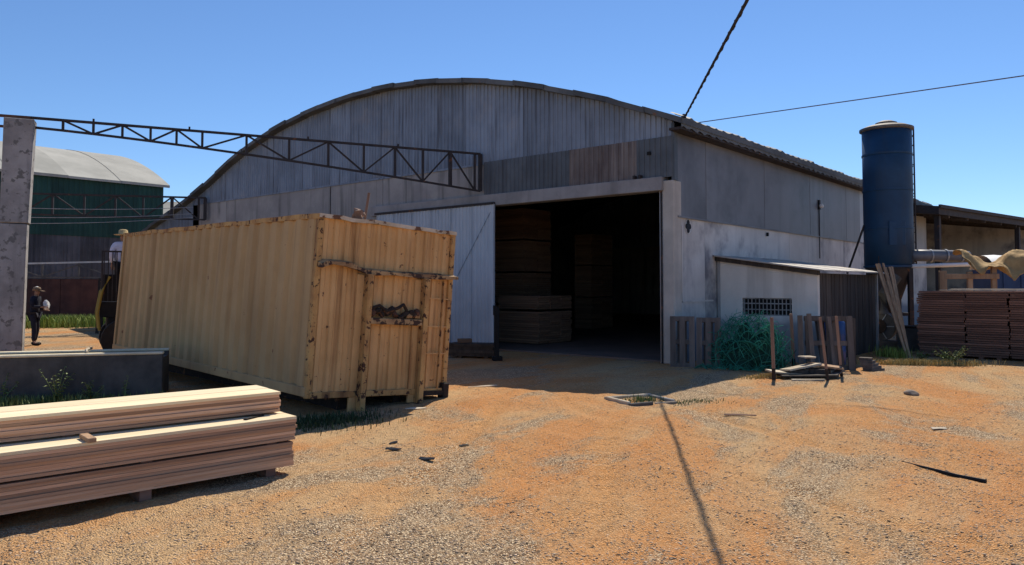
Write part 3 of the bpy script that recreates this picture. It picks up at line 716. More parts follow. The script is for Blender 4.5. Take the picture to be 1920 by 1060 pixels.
for k in range(13):
    x = wx0 + (k + .5) * (wx1 - wx0) / 13
    MB().box((x - .009, .02, wz0), (x + .009, .036, wz1)).build('grate_bar', 'precast', wn)
for z in (wz0 + .015, wz0 + .14, wz0 + .28, wz1 - .015):
    MB().box((wx0, .037, z - .012), (wx1, .052, z + .012)).build('grate_rail', 'precast', wn)
for k in range(22):
    a = .15 + k * (SL - .2) / 22; b = a + (SL - .2) / 22 - .01
    MB().box((SW - .03 + .008 * (k % 3), a, .0), (SW + .008 * (k % 3), b, shz(SW) - .02)).build('plank', 'dark_wood', sh)
MB().box((SW - .06, SL - .08, -.1), (SW + .05, SL + .02, shz(SW))).build('post', 'galv', sh)
MB().box((SW - .16, .141, -.1), (SW - .04, .26, 2.0)).build('post', 'dark_wood', sh)
MB().box((.0, SL - .15, 0), (SW - .1, SL, 2.0)).build('rear_wall', 'beige_wall', sh)
for k in range(5):
    a = -.22 + k * 1.02; b = a + 1.06
    z = lambda x: shz(x) + .05
    m = MB(); d = .006 * (k % 2)
    x1 = SW + .22 + .05 * math.sin(k * 2.2)
    m.v = [(-.02, a, z(0) + d), (x1, a, z(x1) + d), (x1, b, z(x1) + d), (-.02, b, z(0) + d), (-.02, a, z(0) + d + .03), (x1, a, z(x1) + d + .03), (x1, b, z(x1) + d + .03), (-.02, b, z(0) + d + .03)]
    m.f = [(0, 3, 2, 1), (4, 5, 6, 7), (0, 1, 5, 4), (1, 2, 6, 5), (2, 3, 7, 6), (3, 0, 4, 7)]
    m.build('roof_sheet', 'sheet_roof', sh)
m = wallq(-.02, SW + .05, lambda x: shz(x) - .06, lambda x: shz(x) + .045)
m.v = [(x, y - .1, z) for x, y, z in m.v]; m.build('fascia', 'dark_wood', sh)

# ---------------------------------------------------------------- pallets
def pallet(label, loc, rot, w=1.0, h=1.1, group='pallets'):
    e = thing('pallet', label, 'pallet', loc); e.rotation_euler = rot
    for z in (.05, h / 2, h - .05):
        MB().box((0, .022, z - .05), (w, .105, z + .05)).build('stringer', 'pallet_wood', e)
    for k in range(3):
        x = k * (w - .12) / 2
        MB().box((x, .0, 0), (x + .12, .021, h)).build('deck_board', 'pallet_wood', e)
    for k in range(4):
        x = .02 + k * (w - .12) / 3
        MB().box((x, .106, 0), (x + .07, .127, h)).build('deck_board', 'pallet_wood', e)
    return e
pallet('weathered pallet standing against the corner column by the doorway', (3.40, 16.35, -.01), (R(-9), 0, R(-12)), .52, 1.1)
pallet('weathered pallet standing upright between the column and the green netting', (3.93, 16.22, -.01), (R(-10), 0, R(-16)), .50, 1.08)
pallet('grey pallet leaning on the shed corner behind the stakes', (6.12, 15.78, -.01), (R(-8), 0, R(-8)), .95, 1.13)
pallet('darker pallet leaning behind another at the shed corner', (6.55, 16.0, -.01), (R(-12), 0, R(10)), .5, 1.1)
for k, (x, y, h, tx, ty, lab) in enumerate(((5.98, 15.72, 1.12, .02, .10, 'upright grey board beside the stake at the beige shed wall'), (6.20, 15.66, 1.16, -.03, .12, 'upright board leaning at the near edge of the shed pallet'),
        (6.62, 15.60, 1.10, -.06, .13, 'upright board leaning across the middle of the shed pallet'), (7.06, 15.74, 1.06, .05, .10, 'upright grey board leaning between the shed pallet and the barrel'))):
    o = MB().bar((x, y, -.02), (x + tx, y + ty, h), .10, .024).build('upright_board', 'pallet_wood'); tag(o, lab, 'board')
e = thing('barrel', 'blue plastic barrel half hidden behind the pallet at the shed', 'barrel', (7.02, 16.55, 0))
MB().lathe([(.0, 0), (.20, 0), (.225, .05), (.225, .3), (.235, .33), (.225, .36), (.225, .66), (.235, .69), (.225, .72), (.225, .93), (.18, 1.0), (0, 1.01)], 24).build('body', 'blue_plastic', e, True)
MB().lathe([(.035, 1.0), (.035, 1.04), (0, 1.045)], 12, (.09, 0, 0)).build('bung', 'black', e)
for k in range(5):
    o = MB().box((-.17 + .02 * k, -.12, 0), (.17 - .02 * k, .12, .05)).build('board_offcut', 'pallet_wood', loc=(7.42 - .03 * k, 15.62 + .02 * k, .0 + .052 * k)); o.rotation_euler = (0, 0, R(20 + 9 * k))
    tag(o, ('lowest', 'second lowest', 'middle', 'second highest', 'topmost')[k] + ' grey offcut in the small stack beside the leaning pallet', 'offcut', 'board offcuts beside the pallet')

# ---------------------------------------------------------------- heap of green netting
r_ = random.Random(21); e = thing('green_netting', 'tangled heap of green plastic netting against the beige shed', 'netting', (5.0, 16.02, 0), R(-22)); e.scale = (.80, .85, .96)
bm = bmesh.new(); bmesh.ops.create_icosphere(bm, subdivisions=4, radius=1)
from mathutils import noise as mn
for v in bm.verts:
    f = 1 + .28 * mn.noise(v.co * 2.1) + .12 * mn.noise(v.co * 6)
    v.co = Vector((v.co.x * .80 * f, v.co.y * .38 * f, max(v.co.z, -.12) * .86 * f * (1 - .22 * max(0, v.co.x))))
me = bpy.data.meshes.new('core'); bm.to_mesh(me); bm.free(); me.materials.append(MATS['green_net_core']); link('core', me, e)
m = MB()
for k in range(420):
    a = r_.uniform(0, 6.28); ph = math.acos(r_.uniform(.0, 1)); 
    c = Vector((.88 * math.cos(a) * math.sin(ph), .46 * math.sin(a) * math.sin(ph), 1.02 * math.cos(ph) * .98 + .02))
    L_ = r_.uniform(.3, .95); d = Vector((r_.uniform(-1, 1), r_.uniform(-1, 1), r_.uniform(-1.4, .8))).normalized(); bow = c.normalized() * r_.uniform(.04, .22)
    pts = [c + d * (q - .5) * L_ + bow * (1 - (2 * q - 1) ** 2) for q in (0, .25, .5, .75, 1)]
    pts = [Vector((p.x, p.y, max(p.z, .012))) for p in pts]
    m.tube(pts, r_.uniform(.004, .009), 4, False)
for k in range(110):
    x = r_.uniform(-1.2, 1.0); y = r_.uniform(-.75, -.2); d = Vector((r_.uniform(-1, 1), r_.uniform(-.5, .5), 0)) * .2
    m.tube([Vector((x, y, .012)) - d, Vector((x, y, .05 + r_.random() * .1)), Vector((x, y, .012)) + d], .006, 4, False)
s_ = m.build('strands', 'green_net', e); s_['kind'] = 'stuff'

# ---------------------------------------------------------------- stakes and scrap
for a, b, lab in (((4.86, 14.13), (4.84, 14.15), 'rusty brown stake standing at the netting end of the scrap boards'),
                  ((5.93, 16.0), (5.86, 15.95), 'rusty brown stake close to the beige shed wall'),
                  ((5.83, 14.05), (5.72, 14.1), 'leaning brown stake in the middle of the scrap boards'),
                  ((6.37, 14.71), (6.30, 14.75), 'brown stake before the pallet at the shed corner')):
    A = Vector((*a, -.06)); B = Vector((*b, 1.15)); e = thing('stake', lab, 'stake', (a[0], a[1], 0))
    K = A.lerp(B, .22)
    MB().bar(K - e.location, B - e.location, .048, .048).build('shaft', 'stake', e)
    MB().bar(A - e.location, K - e.location, .052, .052).build('foot', 'black_rust', e)
r_ = random.Random(33)
for k, (x, y, z, L_, w, rz, tilt, mt, lab) in enumerate((
        (5.15, 14.45, .10, .62, .26, 12, 6, 'scrap_pale', 'pale greenish scrap sheet at the netting end of the scrap boards'),
        (5.52, 14.55, .19, .75, .30, 20, -7, 'scrap_pale', 'wide pale scrap board tilted on the scrap pile'),
        (6.02, 14.62, .20, .60, .30, -14, 6, 'batten', 'tan scrap board leaning on the scrap pile beside the pallet'),
        (5.72, 14.75, .36, .36, .16, 35, 4, 'scrap_pale', 'small pale scrap board on top of the scrap pile'),
        (5.55, 14.35, .06, 1.1, .34, 4, 0, 'dark_wood', 'dark plank underneath the scrap boards'),
        (5.45, 14.02, .012, .62, .06, 3, 0, 'scrap_pale', 'thin pale batten on the ground in front of the scrap boards'),
        (6.15, 14.45, .08, .5, .16, 50, -9, 'pallet_wood', 'grey scrap board end resting on the ground by the scrap pile'))):
    o = MB().box((-L_ / 2, -w / 2, -.014), (L_ / 2, w / 2, .014)).build('scrap_board', mt, loc=(x, y, z), bevel=.003)
    jit(o.data, .006, k); o.rotation_euler = (R(tilt) * .6, R(tilt), R(rz)); tag(o, lab, 'scrap board')
for k, (x, y) in enumerate(((5.4, 14.55), (5.9, 14.6))):
    o = MB().box((-.20, -.16, 0), (.20, .16, .14 + .02 * k)).build('scrap_block', 'dark_wood', loc=(x, y, .0), bevel=.01); o.rotation_euler = (0, 0, R(15 + 40 * k))
    tag(o, ('dark block propping up the wide pale scrap board', 'dark block propping up the tan scrap board')[k], 'block')

# battens leaning on the shed roof
for k in range(6):
    f = k / 5
    A = Vector((9.50 + .08 * f + .02 * (k % 2), 18.28 + .05 * (k % 3), -.01)); B = Vector((9.50 + .42 * f, 19.72 + .05 * (k % 2), 2.30 - .03 * k + .04 * (k % 3)))
    o = MB().bar(A, B, .055, .03, roll=.3 * (k % 3)).build('batten', 'batten')
    tag(o, ('batten nearest the shed wall', 'second batten from the shed wall', 'third batten from the shed wall', 'fourth batten from the shed wall', 'fifth batten from the shed wall', 'batten farthest from the shed wall')[k] + ' in the leaning fan of battens', 'batten', 'battens leaning on the shed')

# ---------------------------------------------------------------- blue cyclone tank
tk = thing('blue_tank', 'tall blue steel cyclone tank on dark legs beside the warehouse', 'tank', (11.2, 22.5, 0))
sl_ = MB().lathe([(.67, 2.28), (.67, 3.6), (.672, 5.0), (.675, 6.36)], 64).build('shell', 'tank_blue', tk, True)
for z in (2.30, 3.42, 4.55, 5.62):
    MB().lathe([(.668, z - .03), (.69, z - .025), (.69, z + .025), (.668, z + .03)], 64).build('seam_band', 'tank_blue', sl_)
MB().lathe([(.66, 6.33), (.74, 6.36), (.74, 6.42), (.55, 6.50), (.3, 6.53), (0, 6.53)], 48).build('lid', 'tank_cap', tk)
MB().lathe([(.30, 6.50), (.30, 6.60), (.16, 6.66), (0, 6.67)], 24).build('cap', 'tank_cap', tk)
MB().lathe([(.17, .95), (.20, 1.0), (.62, 2.2), (.668, 2.28)], 32).build('hopper', 'dark_steel', tk, True)
for a in (40, 130, 220, 310):
    x, y = .60 * math.cos(R(a)), .60 * math.sin(R(a))
    MB().box((x - .06, y - .06, -.1), (x + .06, y + .06, 2.6)).build('leg', 'dark_steel', tk)
for z in (.9, 2.1):
    m = MB(); p = [(.60 * math.cos(R(a)), .60 * math.sin(R(a)), z) for a in (40, 130, 220, 310, 40)]
    for q in range(4): m.bar(p[q], p[q + 1], .05, .08)
    m.build('brace_frame', 'dark_steel', tk)
m = MB(); m.bar((.74, -.14, 2.3), (.74, -.14, 6.45), .035, .035); m.bar((.84, .18, 2.3), (.84, .18, 6.45), .035, .035)
ld = m.build('ladder', 'dark_steel', tk)
for k in range(14): MB().bar((.74, -.14, 2.45 + k * .29), (.84, .18, 2.45 + k * .29), .022, .022).build('rung', 'dark_steel', ld)
m = MB()
for k in range(5): m.bar((.64, .04, 2.6 + k * .9), (.80, .04, 2.6 + k * .9), .02, .03)
m.build('bracket', 'dark_steel', ld)
MB().bar((-.66, .1, 3.55), (-.98, .6, 2.1), .045, .045).build('stay', 'dark_steel', tk)
MB().box((-.30, -.665, 2.9), (.18, -.60, 3.6)).build('hatch', 'tank_blue', tk, bevel=.015)
dct = MB().tube([(.45, -.3, 2.62), (1.0, -.3, 2.62), (1.95, -.28, 2.60), (2.2, -.25, 2.58)], .17, 16).build('duct', 'side_sheet', tk, True)
for x in (1.05, 1.5, 1.95): MB().tube([(x, -.29, 2.61), (x + .04, -.29, 2.61)], .195, 16).build('duct_flange', 'galv', dct)
MB().tube([(.4, -.5, 2.30), (2.3, -.5, 2.36)], .06, 12).build('pipe', 'white_paint', tk, True)
MB().bar((1.25, -.45, -.05), (1.25, -.45, 2.28), .05, .05).build('pipe_post', 'dark_steel', tk)
# blower and junk under it
bl = thing('blower', 'dark grey blower housing on the ground under the blue tank', 'blower', (10.25, 21.1, 0), R(-35))
hs = MB().tube([(-.02, -.22, .62), (-.02, .22, .62)], .42, 24).build('housing', 'machine', bl)
MB().tube([(-.02, -.30, .62), (-.02, -.221, .62)], .20, 20).build('inlet', 'black_rust', hs)
for k in range(6):
    a = k * math.pi / 3; MB().bar((-.02, -.235, .62), (-.02 + .38 * math.cos(a), -.235, .62 + .38 * math.sin(a)), .03, .02).build('spoke', 'galv', hs)
MB().box((-.5, -.3, -.05), (.5, .3, .22)).build('base', 'machine', bl, bevel=.02)
MB().tube([(.1, -.12, .95), (.1, -.1, 1.5), (.4, .1, 2.0)], .15, 14).build('outlet', 'machine', bl)
mb = thing('motor_crate', 'brownish grey crate standing beside the blower under the tank', 'crate', (10.75, 20.4, 0), R(-30))
MB().box((-.36, -.3, -.03), (.36, .3, .62)).build('body', 'machine', mb, bevel=.02)
MB().box((-.38, -.32, .622), (.38, .32, .66)).build('lid', 'black_rust', mb, bevel=.01)
for k, (x, y) in enumerate(((11.45, 20.0), (11.62, 20.1))):
    o = MB().lathe([(0, 0), (.085, 0), (.09, .14), (.06, .17), (0, .175)], 14).build('white_can', 'white_paint', loc=(x, y, -.005)); 
    tag(o, 'small white can on the ground beside the ' + ('blower crate', 'plank pile')[k], 'can', 'white cans')

# canvas sagging over a wooden rack behind the plank piles
rk = thing('wooden_rack', 'rough tan wooden rack rising behind the brown plank piles', 'rack', (12.4, 20.6, 0), R(-6))
MB().box((.0, 0, -.05), (.13, .10, 2.12)).build('post', 'batten', rk, bevel=.01)
MB().box((-.75, -.05, -.05), (-.56, .04, 2.14)).build('post', 'batten', rk, bevel=.01)
MB().box((-.62, -.06, 1.92), (.78, -.001, 2.06)).build('rail', 'batten', rk, bevel=.01)
MB().box((.62, 0, -.05), (.75, .10, 2.3)).build('post', 'batten', rk, bevel=.01)
cv = [(12.35, 2.70), (12.55, 2.68), (12.8, 2.52), (13.05, 2.34), (13.3, 2.28), (13.5, 2.42), (13.72, 2.62), (13.95, 2.70), (14.2, 2.66)]
rows = []
for i in range(33):
    t = i / 32 * 8; k = min(int(t), 7); f = t - k
    f2 = f * f * (3 - 2 * f)
    x = cv[k][0] + (cv[k + 1][0] - cv[k][0]) * f; z = cv[k][1] + (cv[k + 1][1] - cv[k][1]) * f2
    row = []
    for j in range(13):
        s = j / 12; 
        drop = .62 * max(0, .6 - s) / .6 * (.55 + .45 * math.sin(i * .33 + .4))
        row.append((x + .04 * math.sin(j * 1.1 + i * .5), 20.35 + s * .9, z - drop + .035 * math.sin(i * .9 + j * .8) - .25 * max(0, s - .7)))
    rows.append(row)
m = MB().grid(rows); o = m.build('canvas_sheet', 'canvas', smooth=True)
md = o.modifiers.new('t', 'SOLIDIFY'); md.thickness = .02
tag(o, 'tan canvas sheet sagging in folds over the wooden rack', 'canvas')
# blue trailer with white tarpaulin at the right edge
tl = thing('trailer', 'dark blue panelled trailer with a bright white tarpaulin behind the planks', 'trailer', (15.2, 23.8, 0), R(-12))
MB().box((0, 0, .55), (3.6, 2.0, 2.25)).build('body', 'blue_panel', tl, bevel=.02)
for k in range(7): MB().box((.2 + k * .5, -.035, .6), (.26 + k * .5, -.001, 2.2)).build('rib', 'blue_panel', tl)
MB().grid([[(-.05 + 3.7 * i / 10, 2.05 - 2.15 * j / 10, 2.27 + .45 * math.sin(math.pi * j / 10) ** .7 + .02 * math.sin(i * 2)) for i in range(11)] for j in range(11)]).build('tarpaulin', 'white_paint', tl, True)
for x in (.7, 2.8):
    for y in (.15, 1.85):
        MB().tube([(x, y - .11, .42), (x, y + .11, .42)], .43, 20).build('wheel', 'rubber', tl)
MB().box((.2, .3, .40), (3.4, 1.7, .548)).build('chassis', 'black_rust', tl)

# ---------------------------------------------------------------- open fronted building on the right
cb = thing('open_building', 'open fronted building with a dark overhanging roof behind the blue tank', 'building', (17.75, 32.0, 0), math.atan2(7.2, 8.9))
LB = 16
m = MB(); m.v = [(-.2, -.4, 4.72), (LB, -.4, 4.72), (LB, 9, 6.0), (-.2, 9, 6.0), (-.2, -.4, 5.06), (LB, -.4, 5.06), (LB, 9, 6.3), (-.2, 9, 6.3)]
m.f = [(0, 3, 2, 1), (4, 5, 6, 7), (0, 1, 5, 4), (1, 2, 6, 5), (2, 3, 7, 6), (3, 0, 4, 7)]; m.build('roof', 'dark_steel', cb)
MB().box((-.25, -.5, 4.98), (LB, -.41, 5.12)).build('gutter', 'dark_steel', cb)
for k in range(4):
    MB().box((.2 + k * 4.6, 8.6, 0), (.2 + k * 4.6 + 4.57, 8.8, 6.0)).build('wall_panel', 'white_wall', cb)
MB().box((-.05, 2.2, 0), (.15, 8.6, 5.0)).build('side_wall', 'beige_wall', cb)
MB().box((.16, 4.6, 0), (6.0, 4.8, 3.6)).build('partition', 'beige_wall', cb)
wn = MB().box((1.0, 4.55, 1.6), (1.9, 4.599, 2.9)).build('window', 'black', cb)
MB().box((.92, 4.53, 1.52), (1.98, 4.56, 1.59)).build('sill', 'precast', wn)
MB().box((LB - .2, -.35, 0), (LB, 8.55, 5.6)).build('end_wall', 'white_wall', cb)
for k in range(2):
    MB().box((.3 + k * 9.5, -.2, -.1), (.5 + k * 9.5, 0, 4.7)).build('post', 'dark_steel', cb)
for k in range(8): MB().bar((1 + k * 2, -.35, 4.70), (1 + k * 2, 8.5, 5.92), .08, .16).build('rafter', 'dark_wood', cb)

# ---------------------------------------------------------------- overhead cables
def cable(name, pts, r, lab, mat='cable'):
    P = [Vector(p) for p in pts]; out = []
    for a, b in zip(P[:-1], P[1:]):
        for q in range(12): out.append(a.lerp(b, q / 12))
    out.append(P[-1]); o = MB().tube(out, r, 6).build(name, mat); return tag(o, lab, 'cable')
cable('power_cable', [(3.83, 16.72, 5.46), (3.16, 12.3, 5.12), (2.51, 8.0, 4.78), (1.75, 3.0, 4.60), (.5, -5, 4.9), (-.5, -12, 5.6)], .021, 'thick dark power cable running overhead from the warehouse roof corner')
o = bpy.context.scene.objects['power_cable']
tw = MB()
tw.tube([(3.83 - (3.83 - 2.51) * q / 90 + .016 * math.cos(q * 1.1), 16.72 - 8.72 * q / 90, 5.46 - .68 * q / 90 + .016 * math.sin(q * 1.1)) for q in range(91)], .012, 5).build('twisted_core', 'cable', o)
cable('thin_wire', [(4.25, 17.33, 5.49), (6.82, 15.0, 5.44), (8.88, 13.0, 5.38), (14, 8.2, 5.4)], .011, 'thin wire running from the warehouse eave off to the right', 'side_sheet')
cl = thing('wire_bracket', 'small black bracket holding the cables at the roof corner', 'bracket', (3.83, 16.74, 5.40), TH)
MB().box((-.04, -.04, -.08), (.04, .04, .10)).build('body', 'black', cl)
MB().tube([(0, 0, .08), (0, 0, .16)], .035, 8).build('insulator', 'machine', cl)

# ---------------------------------------------------------------- things lying on the ground
df = thing('drain_frame', 'small open concrete frame of a drain with weeds growing inside', 'drain frame', (1.72, 11.1, -.018), R(26))
MB().box((0, 0, -.08), (.42, .055, .045)).build('side', 'trough', df, bevel=.01)
MB().box((.47, .01, -.08), (.86, .06, .022)).build('side', 'rock', df, bevel=.01)
MB().box((0, .66, -.08), (.86, .705, .055)).build('side', 'scrap_pale', df, bevel=.01)
MB().box((0, .056, -.08), (.05, .659, .065)).build('side', 'scrap_pale', df, bevel=.01)
MB().box((.81, .061, -.08), (.86, .659, .045)).build('side', 'precast', df, bevel=.01)
tag(blades('grass', 'weed', patch(260, 2.0, 11.6, .32, .22, R(28), 14), .09, .012, 14), 'green weeds inside the small drain frame', 'weeds', kind='stuff')
tag(blades('grass', 'weed', patch(220, 2.75, 11.5, .5, .25, 0, 15), .05, .012, 15), 'low sparse weeds on the dirt beside the drain frame', 'weeds', kind='stuff')
bm = bmesh.new(); bmesh.ops.create_icosphere(bm, subdivisions=3, radius=.1)
for v in bm.verts:
    v.co *= 1 + .35 * mn.noise(v.co * 9); v.co.z *= .6; v.co.x *= 1.1
me = bpy.data.meshes.new('stone'); bm.to_mesh(me); bm.free(); me.materials.append(MATS['rock'])
o = link('stone', me); o.location = (6.39, 12.2, .02); tag(o, 'lone brown stone lying on open dirt before the plank piles', 'stone')
pts = [(3.88, 7.62, .012), (3.95, 7.42, .014), (4.02, 7.24, .018), (4.11, 7.06, .02), (4.24, 6.85, .022)]
pts = [(x, y, float(gz(x, y)) + .004 + .003 * i) for i, (x, y, z) in enumerate(pts)]
o = MB().tube(pts, [.004, .010, .014, .017, .019], 6).build('rubber_strip', 'rubber'); tag(o, 'black rubber strip lying on the gravel', 'rubber strip')
for k, (x, y, L_, rz, mt, lab) in enumerate(((-1.32, 8.5, .13, 60, 'debris_blue', 'dark folded scrap on the dirt before the container, standing up'),
        (-1.25, 8.06, .17, -8, 'debris_blue', 'flat dark scrap on the dirt nearest the lumber packs'),
        (-.86, 7.72, .16, -12, 'debris_blue', 'thin dark sliver lying on the dirt apart from other scraps'),
        (-.53, 8.4, .11, 12, 'black', 'small black chip on the dirt farther from the lumber packs'),
        (3.05, 10.2, .42, -8, 'board_old', 'brown stick lying on the dirt near the drain frame'),
        (5.2, 9.3, .18, 2, 'scrap_pale', 'small white sliver lying on the open dirt'),
        (-.5, 13.0, .55, 28, 'scrap_pale', 'pale thin lath lying in the sun near the doorway shade'),
        (-1.35, 10.7, .3, 20, 'scrap_pale', 'pale lath at the foot of the container end'))):
    m = MB(); w = .018 + .012 * (k % 3)
    rows = [[(-L_ / 2 + L_ * i / 5, -w * (1 - .5 * abs(i - 2.5) / 2.5), .0 + .004 * math.sin(i * 1.3 + k)), (-L_ / 2 + L_ * i / 5, w * (1 - .4 * abs(i - 2.5) / 2.5), .002 + .008 * abs(math.sin(i * .5 + k)))] for i in range(6)]
    o = m.grid(rows).build('scrap_sliver', mt, loc=(x, y, float(gz(x, y)) + .008)); md = o.modifiers.new('t', 'SOLIDIFY'); md.thickness = .008
    o.rotation_euler = (0, 0, R(rz)); tag(o, lab, 'scrap')

# weeds with leaves
def weed(label, loc, h, ns, seed, spread=.3, group=None, mat='weed'):
    r = random.Random(seed); e = thing('weed', label, 'weed', loc, 0, group); st = MB(); lf = MB()
    for k in range(ns):
        a = r.uniform(0, 6.28); L_ = h * r.uniform(.6, 1.05); s = spread * r.uniform(.3, 1)
        P = [Vector((s * math.cos(a) * q ** 1.4, s * math.sin(a) * q ** 1.4, L_ * q)) for q in (0, .33, .66, 1)]
        st.tube(P, [.006, .005, .004, .002], 4)
        for q in range(9):
            t = .2 + .8 * q / 8; i = min(int(t * 3), 2); p = P[i].lerp(P[i + 1], t * 3 - i); b = r.uniform(0, 6.28); l = .085 * (1.1 - .5 * t) * r.uniform(.7, 1.3); w = l * .3
            d = Vector((math.cos(b), math.sin(b), .35)); sd = Vector((-math.sin(b), math.cos(b), 0)) * w
            n = len(lf.v); lf.v += [tuple(p), tuple(p + d * l * .5 + sd), tuple(p + d * l + Vector((0, 0, -.03))), tuple(p + d * l * .5 - sd)]; lf.f += [(n, n + 1, n + 2), (n, n + 2, n + 3)]
    st.build('stems', mat, e); lf.build('leaves', mat, e)['kind'] = 'stuff'; return e
weed('tall leafy weed growing against the face of the concrete trough', (-6.78, 11.35, 0), .55, 7, 5, .28)
weed('low leafy weed beside the tall one at the concrete trough', (-6.35, 11.5, 0), .30, 6, 6, .2)
weed('thin single-stemmed weed at the concrete trough', (-5.95, 11.7, 0), .36, 2, 7, .1)
weed('spindly weed at the far end of the concrete trough face', (-7.55, 11.3, 0), .42, 3, 8, .2)
tag(blades('grass', 'weed', patch(1300, -7.0, 11.25, 1.5, .22, R(17), 11), .16, .012, 11), 'low green weeds along the foot of the concrete trough', 'weeds', kind='stuff')
weed('bushy yellow-green weed at the foot of the brown plank pile', (9.62, 16.72, 0), .40, 22, 9, .45)
weed('small weed between the leaning battens and the plank pile', (9.5, 17.6, 0), .3, 8, 10, .3)
tag(blades('grass', 'grass_dry', patch(3200, 9.1, 16.72, 1.1, .20, R(-8), 12), .15, .012, 12), 'straw-coloured dry grass at the foot of the leaning battens', 'grass', kind='stuff')
tag(blades('grass', 'grass_green', patch(500, 9.3, 18.6, .3, .6, 0, 13), .28, .014, 13), 'green grass behind the feet of the leaning battens', 'grass', kind='stuff')
tag(blades('grass', 'grass_dry', patch(700, 4.9, 14.5, .7, .2, R(20), 16), .09, .011, 16), 'thin yellowish grass around the scrap boards', 'grass', kind='stuff')

# ---------------------------------------------------------------- loader half hidden behind the container, and two people
ld = thing('loader', 'yellow and black loader mostly hidden behind the container end', 'loader', (-8.92, 18.6, 0), R(30))
for x in (-.55, .95):
    for y in (-.72, .72):
        w = MB().tube([(x, y - .16, .48), (x, y + .16, .48)], .48, 22).build('wheel', 'rubber', ld, bevel=0)
        MB().tube([(x, y - .17, .48), (x, y + .17, .48)], .22, 16).build('rim', 'machine', w)
MB().box((-.9, -.5, .45), (1.4, .5, 1.0)).build('chassis', 'black', ld, bevel=.03)
MB().box((.3, -.48, 1.001), (1.45, .48, 1.5)).build('hood', 'black', ld, bevel=.05)
MB().box((-1.05, -.5, 1.001), (.295, .5, 1.36)).build('platform', 'black', ld)
for y in (-.56, .56):
    MB().tube([(-1.05, y, .70), (-1.10, y, 1.1), (-1.02, y, 1.6), (-.86, y, 1.95)], .032, 8).build('guard_bar', 'loader_yellow', ld)
m = MB()
for x in (-1.02, -.25): m.bar((x, -.5, 1.37), (x, -.5, 2.56), .04, .04)
for q in range(9): m.bar((-.98 + q * .087, -.5, 1.37), (-.98 + q * .087, -.5, 2.52), .022, .022)
m.bar((-1.04, -.5, 2.54), (-.23, -.5, 2.54), .04, .04)
MB().box((-1.0, -.49, 1.37), (-.27, -.47, 2.0)).build('guard_plate', 'black', ld)
m.build('cage', 'dark_steel', ld)
MB().box((-.60, -.60, 1.45), (-.50, -.45, 1.55)).build('lamp', 'white_paint', ld)

